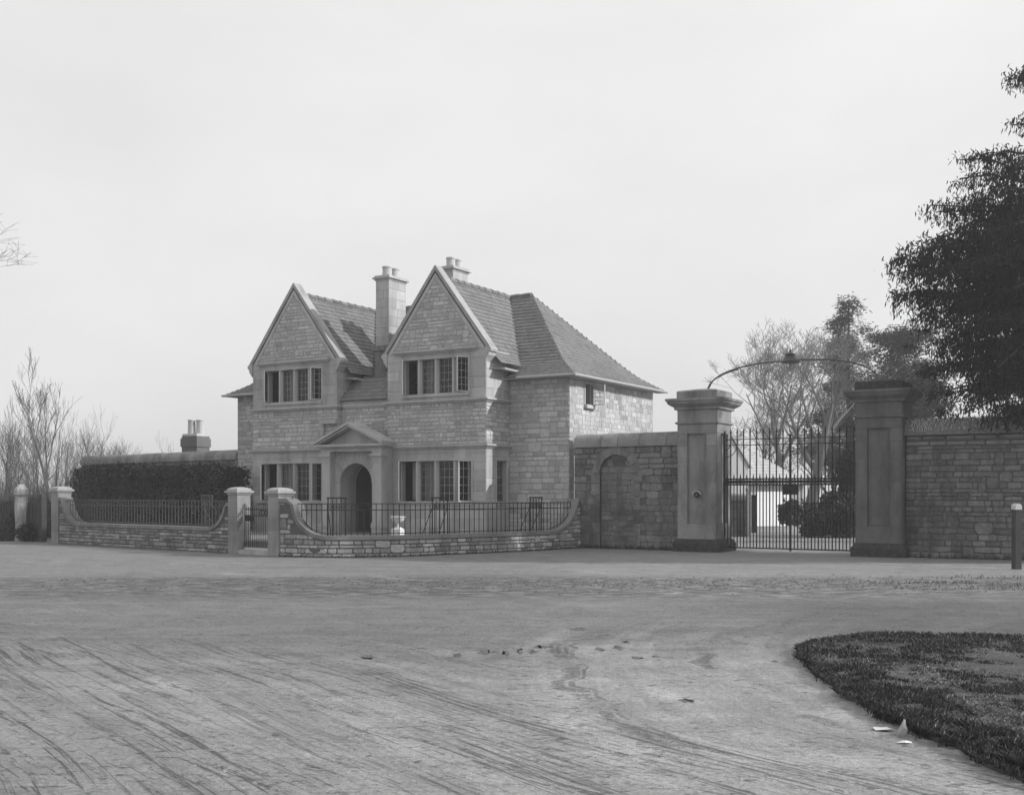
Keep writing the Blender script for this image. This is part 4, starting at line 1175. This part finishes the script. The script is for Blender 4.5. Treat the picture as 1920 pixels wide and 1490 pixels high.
for _ in range(9000):
    q = ip.L*random.random(); p, t = ip.at(q); n_ = Vector((t.y, -t.x, 0))
    if p.y < 5.5 or p.x > 9: continue
    k_ = random.random(); p = p+n_*(-.05+.13*k_**1.5+.16*(vn(p.x*1.3, p.y*1.3+4, 2.1)-.5)+(random.random() < .12)*abs(random.gauss(0, .09)))
    blades(mb, p.x, p.y, .055*(1-k_)**.5+.005*0, random.uniform(.02, .05), .06, .004)
for _ in range(420):
    q = ip.L*random.random(); p, t = ip.at(q); n_ = Vector((t.y, -t.x, 0)); o_ = abs(random.gauss(.04, .11)); p = p+n_*o_
    if p.y < 5.5 or p.x > 9: continue
    for _k in range(int(22*max(.15, 1-o_*3))): blades(mb, p.x+random.gauss(0, .035), p.y+random.gauss(0, .035), 0, random.uniform(.015, .045), .05, .0035)
tag(mb.build('verge_grass', M['grass']), 'dark short grass on the rounded verge at lower right', 'grass', kind='stuff')
tag(mp_.build('dry_grass', M['grassp']), 'pale dry grass patch in the middle of the dark verge', 'grass', kind='stuff')
mb = MB(); cnt = 0
while cnt < 6000:
    x = random.uniform(1, 15); y = random.gauss(20.6, .7)
    if random.random() > min(1, max(0, (x-6)/6)): continue
    if vn(x, y*1.5, 1.1) < .45: continue
    cnt += 1; blades(mb, x, y, 0, random.uniform(.02, .06), .05, .008)
tag(mb.build('roadside_grass', M['grassp']), 'thin dry grass along the roadside before the right wall', 'grass', kind='stuff')
mb = MB()
for base, L_, nx, cnt_ in ((ws, wl_len+.6, U, 900), (rs, 5.5, U, 1200)):
    for _ in range(cnt_):
        t = random.random()*L_; p = base+nx*t-V*(.20+abs(random.gauss(0, .12)))
        blades(mb, p.x, p.y, 0, random.uniform(.04, .16), .08, .008)
for _ in range(1500):
    t = random.random()*pR.L; p, d = pR.at(t); n_ = Vector((d.y, -d.x, 0)); p = p+n_*abs(random.gauss(.04, .05)); blades(mb, p.x, p.y, 0, random.uniform(.02, .08), .05, .008)
tag(mb.build('wall_foot_weeds', M['grass']), 'weeds growing along the foot of the stone walls', 'weeds', kind='stuff')

# ---------------------------------------------------------------- vegetation
def leafmass(mb, c, r, n, s, shell=.0, flat=1.0, rnd=random):
    for _ in range(n):
        while True:
            p = Vector((rnd.uniform(-1, 1), rnd.uniform(-1, 1), rnd.uniform(-1, 1)))
            if shell < p.length <= 1: break
        q = Vector(c)+Vector((p.x*r[0], p.y*r[1], p.z*r[2]))
        a = Vector((rnd.gauss(0, 1), rnd.gauss(0, 1), rnd.gauss(0, 1)*flat)).normalized(); b = a.cross(Vector((rnd.gauss(0, 1), rnd.gauss(0, 1), rnd.gauss(0, 1)))).normalized()
        k = s*rnd.uniform(.5, 1.2)
        mb.add([q-a*k, q+b*k*.45, q+a*k, q-b*k*.45], [(0,1,2,3)], rnd.random())
# hedge of laurel in front of the back wall
hc = MB(); lf = MB()
hs_ = Vector((W(131, 44.5), 44.5, 0)); he_ = Vector((W(412, 38.2), 38.2, 0)); hd = (he_-hs_); HL = hd.length; hd.normalize(); hn = Vector((hd.y, -hd.x, 0))
hedge = thing('clipped_hedge', 'dark clipped leafy hedge behind the straight railings', 'hedge', (hs_.x, hs_.y, .3), math.atan2(hd.y, hd.x))
hc.box(.25, HL-.25, .25, 1.2, 0, 2.0); hc.build('branches', M['timber'], hedge)
for _ in range(26000):
    x = random.uniform(0, HL); 
    topz = 2.16+.09*math.sin(x*.8)+.22*vn(x, 3.3, 1.1)+.10*vn(x, 8.3, 4)+(.25 if x < .5 else 0)*0-.25*max(0, (x-HL+1.2))
    side = random.random()
    if side < .66: z = random.uniform(-.1, topz); y = random.uniform(-.08, .16)+.34*vn(x, z+2, 1.9)-.12*vn(x+5, z, 5)
    elif side < .85: y = random.uniform(0, 1.3); z = topz+random.uniform(-.22, .06)
    else: x = random.choice((random.uniform(-.08, .3), HL-random.uniform(-.08, .3))); y = random.uniform(0, 1.3); z = random.uniform(0, topz-.1)
    a = Vector((random.gauss(0, 1), random.gauss(0, .6), random.gauss(0, 1))).normalized(); b = a.cross(Vector((random.gauss(0, .5), 1, random.gauss(0, .7)))).normalized()
    k = random.uniform(.035, .08); q = Vector((x, y, z))
    lf.add([q-a*k, q+b*k*.5, q+a*k, q-b*k*.5], [(0,1,2,3)], random.random()**1.7)
lf.build('leaves', M['leafh'], hedge)

def bare(rnd, H, r0, levels=5, spread=.55, nsub=(3, 5), up=.25, fork=.35, lean=(0, 0), kk=1.0, rmin=.005):
    "recursive bare tree; returns trunk mesh and twig mesh"
    T = MB(); Tw = MB()
    def grow(p, d, L, r, lv):
        n = 5 if lv < 2 else (4 if lv < 4 else 2); pts = [p]; rad = [r]; q = p.copy(); dd = d.copy()
        for i in range(n):
            dd = (dd+Vector((rnd.gauss(0, .09), rnd.gauss(0, .09), rnd.gauss(0, .05)+up*.12))*(1+.3*lv)).normalized()
            q = q+dd*(L/n); pts.append(q.copy()); rad.append(max(rmin, r*(1-.70*(i+1)/n)))
        (T if lv < 2 else Tw).tube(pts, rad, 7 if lv < 1 else (5 if lv < 3 else 3), rnd.random(), cap=False)
        if lv >= levels: return
        m = rnd.randint(*nsub)+(3 if lv == 0 else 1 if lv == 1 else 0)
        for k in range(m):
            t = fork+(1-fork)*(k+rnd.random())/m; t = min(t, .98)
            i = min(int(t*n), n-1); f = t*n-i; b = pts[i].lerp(pts[i+1], f)
            ax = Vector((rnd.gauss(0, 1), rnd.gauss(0, 1), rnd.gauss(0, .25)+up)).normalized()
            nd = (dd*(1-spread)+ax*spread).normalized()
            if nd.z < -.1: nd.z *= -.3; nd.normalize()
            l2 = L*rnd.uniform(.5, .85)*(1.2-.55*t)*kk
            grow(b, nd, l2, max(rmin, r*(1-.70*t)*rnd.uniform(.5, .7)), lv+1)
    grow(Vector((0, 0, -.1)), Vector((lean[0], lean[1], 1)).normalized(), H*.72, r0, 0)
    return T, Tw
def bare_tree(name, label, loc, H, r0, seed, group=None, bark='bark', **kw):
    rnd = random.Random(seed); root = thing(name, label, 'tree', loc, 0, group)
    T, Tw = bare(rnd, H, r0, **kw)
    T.build('trunk', M[bark], root, smooth=True); Tw.build('crown', M['twig_haze' if bark == 'bark_haze' else 'twig'], root)
    return root
# two large bare trees beyond the gates
bare_tree('bare_tree', 'large leafless tree beyond the gates, its trunk rising left of centre', (W(1476, 60), 60, 0), 9.0, .30, 11, 'leafless trees beyond the iron gates', 'bark_haze', levels=5, nsub=(4, 4), fork=.36, spread=.56, kk=1.04, up=.3, rmin=.008)
bare_tree('bare_tree', 'thick leafless tree beyond the gates, just right of the tall one', (W(1514, 64), 64, 0), 9.6, .42, 23, 'leafless trees beyond the iron gates', 'bark_haze', levels=5, nsub=(4, 4), fork=.40, spread=.54, kk=1.04, up=.35, rmin=.008)
bare_tree('bare_tree', 'smaller leafless tree beyond the gates, close to the left gate pier', (W(1420, 66), 66, 0), 6.2, .20, 31, 'leafless trees beyond the iron gates', 'bark_haze', levels=4, nsub=(4, 6), fork=.25, spread=.55, up=.3, rmin=.008)
bare_tree('bare_tree', 'slight leafless tree beyond the gates, close to the dark yew', (W(1568, 68), 68, 0), 6.6, .17, 37, 'leafless trees beyond the iron gates', 'bark_haze', levels=4, nsub=(4, 6), fork=.25, spread=.55, up=.3, rmin=.008)
# saplings at the left
bare_tree('sapling', 'tallest slender forked sapling with a pale stem beside the far left pier', (W(118, 39.5), 39.5, 0), 6.3, .075, 5, 'bare saplings at the left edge', 'barkp', levels=3, nsub=(5, 6), fork=.42, spread=.36, up=.6, lean=(-.04, 0), kk=.85, rmin=.005)
sp = [bare_tree('sapling', 'thin bare sapling standing in front of the thicket at far left', (W(70, 44), 44, 0), 4.6, .04, 41, 'bare saplings at the left edge', levels=3, nsub=(3, 4), fork=.3, spread=.32, up=.6, rmin=.004),
      bare_tree('sapling', 'bushy bare sapling behind the hedge end', (W(165, 47), 47, 0), 4.0, .045, 43, 'bare saplings at the left edge', levels=3, nsub=(4, 5), fork=.2, spread=.44, up=.5, rmin=.004),
      bare_tree('sapling', 'low spreading bare sapling rising over the back wall', (W(235, 55), 55, 0), 3.9, .04, 47, 'bare saplings at the left edge', levels=3, nsub=(4, 5), fork=.25, spread=.48, up=.4, rmin=.004)]
for k, (px, Y, pr_, sc, lb) in enumerate([(5,42,0,1.05,'tall thin sapling cut by the left edge of the photo'), (22,46,1,.9,'bushy sapling second from the left edge'), (38,43,0,.8,'short slim sapling straight behind the rough stone post'), (55,50,1,1.1,'hazy twiggy sapling between the rough post and the far pier'),
      (88,48,2,1.0,'spreading sapling just left of the tallest forked one'), (100,52,0,1.2,'tall thin hazy sapling right behind the tallest forked one'), (130,50,1,.95,'twiggy sapling at the left end of the hedge'), (143,46,0,.85,'slim upright sapling rising from the left end of the back wall'),
      (182,52,0,1.0,'tall upright sapling behind the left part of the hedge'), (190,58,1,1.0,'faint bushy sapling far behind the left part of the hedge'), (205,53,2,.9,'spreading sapling over the left third of the back wall'), (212,60,2,1.0,'faintest low sapling over the left third of the back wall'),
      (62,56,2,1.2,'wide faint sapling far behind the wooden fence'), (12,52,2,1.2,'wide faint sapling deep in the thicket at the left edge'), (318,52,0,.78,'lone slim sapling just left of the outbuilding chimney'), (332,53,1,.62,'small bushy sapling touching the outbuilding chimney'),
      (30,60,1,1.3,'tall faint sapling at the back of the thicket'), (150,62,2,1.2,'faint spreading crown above the left end of the hedge'), (260,62,2,.95,'lowest faint sapling over the middle of the back wall')]):
    dup(sp[pr_], (W(px, Y), Y, 0), (k+1)*1.3, sc, lb)
bare_tree('roadside_tree', 'leafless tree off the left edge whose thin twigs reach into the sky', (W(-95, 33), 33, 0), 9.6, .12, 73, None, 'bark_haze', levels=4, nsub=(4, 5), fork=.55, spread=.62, up=.1, rmin=.004)

# brushwood and old fence at the far left
mb = MB(); rnd = random.Random(5)
for _ in range(8000):
    px = rnd.uniform(-60, 190); Y = rnd.uniform(41, 56); X = W(px, Y); h = rnd.uniform(.5, 3.4)*rnd.uniform(.3, 1)
    mb.tube([(X, Y, 0), (X+rnd.gauss(0, .15), Y+rnd.gauss(0, .15), h*.5), (X+rnd.gauss(0, .3), Y+rnd.gauss(0, .3), h)], [.009, .006, .002], 3, rnd.random(), cap=False)
for _ in range(60):
    px = rnd.uniform(-60, 130); Y = rnd.uniform(40.5, 46); leafmass(mb, (W(px, Y), Y, rnd.uniform(.2, 1.2)), (.8, .6, .5), 160, .06, rnd=rnd)
tag(mb.build('brushwood', M['brush']), 'tangle of bare brushwood and ivy behind the fence at far left', 'undergrowth', kind='stuff')
fen = thing('wooden_fence', 'dark old wooden fence at the left edge beside the far pier', 'fence', (W(78, 38.2), 38.2, 0), math.atan2(-.65, .76))
for i in range(26):
    x = -.15-i*.19; h = 1.35+random.uniform(-.06, .06); MB().box(x-.075, x+.075, -.012, .012, 0, h).build('paling', M['timber'], fen)
for z in (.4, 1.1): MB().box(-5.0, 0, .015, .07, z-.04, z+.04).build('rail', M['timber'], fen)
MB().box(-.02, .16, -.08, .10, 0, 1.62).build('post', M['timber'], fen)
rp = thing('rough_stone_post', 'rough pale ivy-worn stone post in the fence at the left edge', 'post', (W(40, 38.8), 38.8, 0), .3)
mb = MB(); mb.lathe([(.22, 0), (.20, .6), (.23, 1.2), (.21, 1.55), (.26, 1.62), (.24, 1.8), (.10, 1.95), (.02, 1.98)], 0, 0, 9); mb.build('shaft', M['wrub'], rp)
for i, (px, Y, s) in enumerate([(15, 39, .8), (60, 38.6, .5), (135, 37.6, .3)]):
    b = MB(); rnd = random.Random(i); leafmass(b, (0, 0, s*.6), (s*1.2, s*.7, s*.7), 1800, .05, rnd=rnd)
    rt = thing('low_shrub', ['low dark shrub at the left edge before the fence', 'small dark shrub between rough post and far pier', 'tiny shrub at the foot of the far left pier'][i], 'shrub', (W(px, Y), Y, 0)); b.build('leaves', M['leafh'], rt)
    MB().tube([(0, 0, 0), (0, 0, s*.6)], .03, 5).build('stem', M['bark'], rt)

# conifers ---------------------------------------------------------------
def conifer(name, label, loc, trunk_r, H, limbs, leaf, lmat, rnd, dens=1.0, droop=.35, group=None, wl=.13, vs_=.10, bk='bark'):
    root = thing(name, label, 'tree', loc, 0, group); T = MB(); Cn = MB()
    T.tube([(0, 0, -.1), (.1, 0, H*.35), (-.05, .05, H*.7), (0, 0, H)], [trunk_r, trunk_r*.75, trunk_r*.45, trunk_r*.08], 9)
    for (z0, tip, wd) in limbs:
        tip = Vector(tip); b = Vector((0, 0, z0)); mid = b.lerp(tip, .55)+Vector((rnd.gauss(0, .04)*(tip-b).length, 0, rnd.uniform(.04, .16)*(tip-b).length))
        L = (tip-b).length; hv = Vector((tip.x-b.x, tip.y-b.y, 0)); hv = hv.normalized() if hv.length > 1e-3 else Vector((1, 0, 0)); sv = Vector((-hv.y, hv.x, 0))
        pts = [b.lerp(mid, t/3) if t <= 3 else mid.lerp(tip, (t-3)/3) for t in range(7)]
        pts = [p_+Vector((rnd.gauss(0, .025), rnd.gauss(0, .025), rnd.gauss(0, .03)))*L*(.5 if 0 < i_ < 6 else 0) for i_, p_ in enumerate(pts)]
        r_ = trunk_r*.13*min(1, L/5)
        T.tube(pts, [r_*(1-.85*i/6)+.006 for i in range(7)], 5, cap=False)
        n = max(3, int(L/.30))
        for i in range(n):
            t = .22+.80*(i+rnd.random()*.6)/n; t = min(t, 1)
            j = min(int(t*6), 5); q = pts[j].lerp(pts[j+1], t*6-j)
            half = wd*(1.05-t)**.6*L*.30+.15
            for sgn in (-1, 1):
                m = max(1, int(half/.35))
                for k in range(m):
                    o_ = q+sv*sgn*half*(k+rnd.random())/m+Vector((rnd.gauss(0, .10), rnd.gauss(0, .10), rnd.gauss(.04, vs_)))
                    o_.z -= .18*((o_-q).length)
                    # a spray: fan of leaf strips, outward and hanging
                    for _ in range(int(11*dens)):
                        od = (hv*rnd.uniform(-.2, 1.0)+sv*rnd.gauss(0, .7)+Vector((0, 0, rnd.uniform(-1.5, .35)*droop*2))).normalized()
                        st_ = o_+Vector((rnd.gauss(0, leaf*.9), rnd.gauss(0, leaf*.9), rnd.gauss(0, leaf*(.45+vs_*4))))
                        ln = leaf*rnd.uniform(.6, 1.4); wv_ = od.cross(Vector((rnd.gauss(0, 1), rnd.gauss(0, 1), rnd.gauss(0, 1)))).normalized()*leaf*wl
                        Cn.add([st_-wv_*.6, st_+od*ln*.5-wv_, st_+od*ln, st_+od*ln*.5+wv_, st_+wv_*.6], [(0,1,2,3,4)], rnd.random())
    T.build('trunk', M[bk], root, smooth=True); Cn.build('crown', lmat, root)
    return root
# great dark cedar at the right
rnd = random.Random(99); TX, TY = 17.0, 28.8; limbs = []
def tp(px, py, Y): Y = Y-5.2; return (W(px, Y)-TX, Y-TY, zz(py, Y))
for (px, py, Y, z0, wd) in [(1890,150,34,13.0,1.2), (1915,135,33,13.3,1.2), (1895,235,34,11.6,1.0), (1800,300,33.5,9.8,.45), (1835,300,33.6,10.0,.4), (1800,335,33.2,9.4,1.0), (1745,385,33,8.9,.8), (1755,398,34,8.8,1.0),
        (1735,452,33,8.0,1.), (1678,487,32.6,7.4,1.1), (1690,500,33.6,7.3,1.0), (1700,515,32.0,7.0,1.1), (1690,548,32.8,6.6,1.1), (1683,556,33.2,6.5,1.0), (1722,600,32.5,5.9,1.0), (1735,640,33,5.6,1.1), (1720,590,34,6.1,1.0),
        (1740,700,32.8,4.9,1.1), (1760,735,32.2,4.7,1.1), (1800,770,31.6,4.4,1.1), (1745,690,34.5,5.0,1.), (1860,790,31.6,4.2,1.1), (1890,770,31.6,4.3,1.1), (1770,660,32.6,5.2,1.2), (1830,450,32,8.0,1.1), (1820,520,31.8,7.1,1.1), (1850,600,31.4,6.1,1.1), (1870,690,31.2,5.3,1.1), (1830,380,32.4,9.0,1.), (1880,330,33,10.0,1.), (1900,420,31.8,8.6,1.), (1790,430,33,8.6,1.1), (1790,560,32.4,6.9,1.1), (1800,620,32,6.1,1.1), (1860,480,31.5,7.9,1.1), (1780,480,33,7.8,1.1), (1900,540,31.2,7.2,1.1),(1850,720,32.4,4.9,1.1),(1910,660,31.5,5.7,1.1)]:
    limbs.append((z0-.5, tp(px, py, Y), wd))
for i in range(42):
    a = rnd.uniform(0, 2*PI); z = 4.0+9.2*rnd.random()**1.25; R = 6.8*min(1, (14.6-z)/7.0)*rnd.uniform(.6, .95); yy = math.sin(a)*R; yy *= .62 if yy > 0 else .45
    limbs.append((z-.6, (math.cos(a)*R, yy, z-.4+rnd.gauss(.1, .6)), rnd.uniform(.7, 1.1)))
conifer('cedar_tree', 'great dark drooping conifer rising behind the right boundary wall', (TX, TY, 0), .5, 14.0, limbs, .125, M['leafd'], rnd, 2.5, 1.2, wl=.13, vs_=.055, bk='barkd')
# conifers in the haze beyond
def pine_limbs(rnd, H, R, z0, n, top=.25):
    out = []
    for i in range(n):
        t = (i+rnd.random())/n; z = z0+(H-z0)*t; a = rnd.uniform(0, 2*PI); r = R*((1-t)**.75+.10)*rnd.uniform(.6, 1.1)
        out.append((z-.3, (math.cos(a)*r, math.sin(a)*r, z+rnd.uniform(-.1, .45)), .9))
    out.append((H-.6, (.3, 0, H+.1), .5)); return out
rnd = random.Random(12); conifer('pine_tree', 'tall pale conifer with ragged tiers beyond the gates', (W(1592, 70), 70, 0), .3, 13.6, pine_limbs(rnd, 13.6, 3.5, 3.5, 60), .24, M['leafm'], rnd, 2.0, .15, 'hazy conifers beyond the gates')
rnd = random.Random(13); conifer('pine_tree', 'broad pale conifer with flat top between tall pine and great dark conifer', (W(1688, 66), 66, 0), .3, 11.2, [(z, (x_, y_, z_), w_) for z, (x_, y_, z_), w_ in pine_limbs(rnd, 11.2, 3.9, 2.5, 84)]+[(10.4, (math.cos(a)*1.9, math.sin(a)*1.9, 11.0), 1) for a in np.linspace(0, 6, 9)], .24, M['leafm'], rnd, 2.2, .2, 'hazy conifers beyond the gates')
rnd = random.Random(14); conifer('pine_tree', 'lower pale conifer right behind the mossy gate pier', (W(1735, 58), 58, 0), .25, 8.2, pine_limbs(rnd, 8.2, 3.0, 1, 60), .24, M['leafm'], rnd, 2.0, .3, 'hazy conifers beyond the gates')
# evergreen bushes inside the gates
def bush(name, label, loc, r, n, s, mat='leafh', seed=0, stem=.05):
    rnd = random.Random(seed); root = thing(name, label, 'shrub', loc); b = MB()
    for k in range(50):
        a = rnd.random()*6.28; q = rnd.random()**.6*.72; zk = r[2]*rnd.uniform(.10, 1.55+.35*math.cos(a)*q)*(1-.3*q*q); e = rnd.uniform(.18, .34)
        leafmass(b, (r[0]*q*math.cos(a), r[1]*q*math.sin(a), zk), (r[0]*e, r[1]*e, min(zk, max(r[2]*e, .15)*1.1)), n//50, s, .2, rnd=rnd)
    for _ in range(26):      # stray shoots
        a = rnd.random()*6.28; q = rnd.uniform(.5, .95); bx, by = r[0]*q*math.cos(a), r[1]*q*math.sin(a); z_ = r[2]*rnd.uniform(.4, 1.75)*(1-.3*q*q); ln = r[2]*rnd.uniform(.15, .38)
        for k in range(7): leafmass(b, (bx*(1+.10*k/7), by*(1+.10*k/7), z_+ln*k/7), (s*.9, s*.9, s*.9), 5, s*.85, rnd=rnd)
    b.build('leaves', M[mat], root); MB().tube([(0, 0, 0), (0, 0, r[2])], stem, 6).build('stem', M['bark'], root)
bush('laurel_bush', 'large dark laurel bush inside the right gate leaf', (W(1566, 42), 42.3, 0), (1.45, 1.2, .98), 16000, .085, seed=1)
bush('yew_bush', 'tall dark yew behind the right gate leaf, against the mossy capped pier', (W(1592, 44), 44, 0), (.85, .8, 2.15), 9000, .08, 'leafd', 2)
bush('yew_bush', 'dark evergreen shrub above the wall coping beneath the great conifer', (W(1745, 38), 38, 0), (2.0, 1, 2.3), 9000, .10, 'leafd', 4)
bush('round_shrub', 'small dark round shrub seen through the middle of the gates', (W(1480, 47), 47, .3), (.55, .5, .62), 4500, .07, seed=3, stem=.09)

# buildings beyond the gates
gb = Vector((W(1440, 56), 56, 0)); ga = math.atan2(.35, .94)
cot = thing('whitewashed_cottage', 'low cottage with haze-paled roof and white wall seen through the gates', 'cottage', (gb.x, gb.y, 0), ga)
MB().box(-2.0, 2.1, 0, 4, .0, 2.15).build('wall', M['rubble'], cot); MB().box(-.65, 1.35, -.03, -.001, .02, 1.75).build('garage_door', M['white'], cot)
mb = MB(); rb_ = MB()
tiled(mb, rb_, lambda s, d, z: (s, -.3+d, z), lambda d: 2.1+.80*d, 2.3, lambda d: (-3.2, 2.4-d*1.0), cs=.25, tw=.35)
tiled(mb, rb_, lambda s, d, z: (2.4-d, s, z), lambda d: 2.1+.80*d, 2.3, lambda d: (-.3+d, 4.3-d), cs=.25, tw=.35)
mb.build('roof', M['slate'], cot); rb_.build('roof_boarding', M['slate'], cot)
gw_ = MB(); fr = frame((-3.9, -.7, 0), (1,0,0), (0,-1,0)); gw_.prism(fr, [(0, 0), (2.3, 0), (2.3, 3.0), (1.15, 4.65), (0, 3.0)], -3, 0); gw_.build('gable', M['slate'], cot)  # gable wall shares the haze-paled grey of the roof
cp = MB()
for sg in (-1, 1): cp.prism(fr, [(1.15+sg*1.28, 2.88), (1.15, 4.72), (1.15, 4.84), (1.15+sg*1.38, 2.88)], -3, .08)
cp.build('gable_coping', M['coping'], cot)
sw = MB(); sw.slab(fr, 1.05, 1.27, 3.15, 3.85, .002, .01); sw.build('window', M['dark'], cot)
sw = MB(); sw.slab(fr, .95, 1.37, 3.03, 3.12, .0, .08); sw.build('sill', M['coping'], cot)
iw = thing('inner_garden_wall', 'low dark stone wall with pale coping just inside the left gate leaf', 'wall', (W(1366, 43), 43, 0), -.1)
fr = frame((0,0,0), (1,0,0), (0,-1,0)); MB().slab(fr, 0, .78, 0, 1.38, -.4, 0).build('wall_core', M['omort'], iw)
st = MB(); masonry(st, fr, (0, .78, 0, 1.38), (.1, .2), (.15, .4), .02, .02); st.build('stonework', M['orub'], iw)
cp = MB(); round_coping(cp, fr, 0, .80, 1.38, -.4, .02, .18, (.4, .6)); cp.build('coping', M['pier'], iw)
gpst = thing('inner_gate_post', 'pale stone post at the end of the inner wall, seen through the gates', 'post', (W(1401, 43), 42.8, 0), -.1)
MB().box(-.08, .08, -.08, .08, 0, 1.75).build('shaft', M['pierpale'], gpst); MB().box(-.11, .11, -.11, .11, 1.75, 1.85).build('cap', M['pierpale'], gpst)
MB().box(.11, .32, -.05, .0, .15, 1.6).build('door', M['wood'], gpst)

# ---------------------------------------------------------------- haze
hz = MB(); hz.box(-75, 75, -8, 105, -1, 20.5)
m = bpy.data.materials.new('haze'); m.use_nodes = True; n = m.node_tree; n.nodes.clear()
pv = n.nodes.new('ShaderNodeVolumePrincipled'); pv.inputs['Color'].default_value = (.95, .95, .95, 1); pv.inputs['Density'].default_value = .0013; pv.inputs['Anisotropy'].default_value = .2
o_ = n.nodes.new('ShaderNodeOutputMaterial'); n.links.new(pv.outputs[0], o_.inputs['Volume'])
o = hz.build('haze', m); o['kind'] = 'stuff'; o['label'] = 'pale haze in the air'; o['category'] = 'haze'
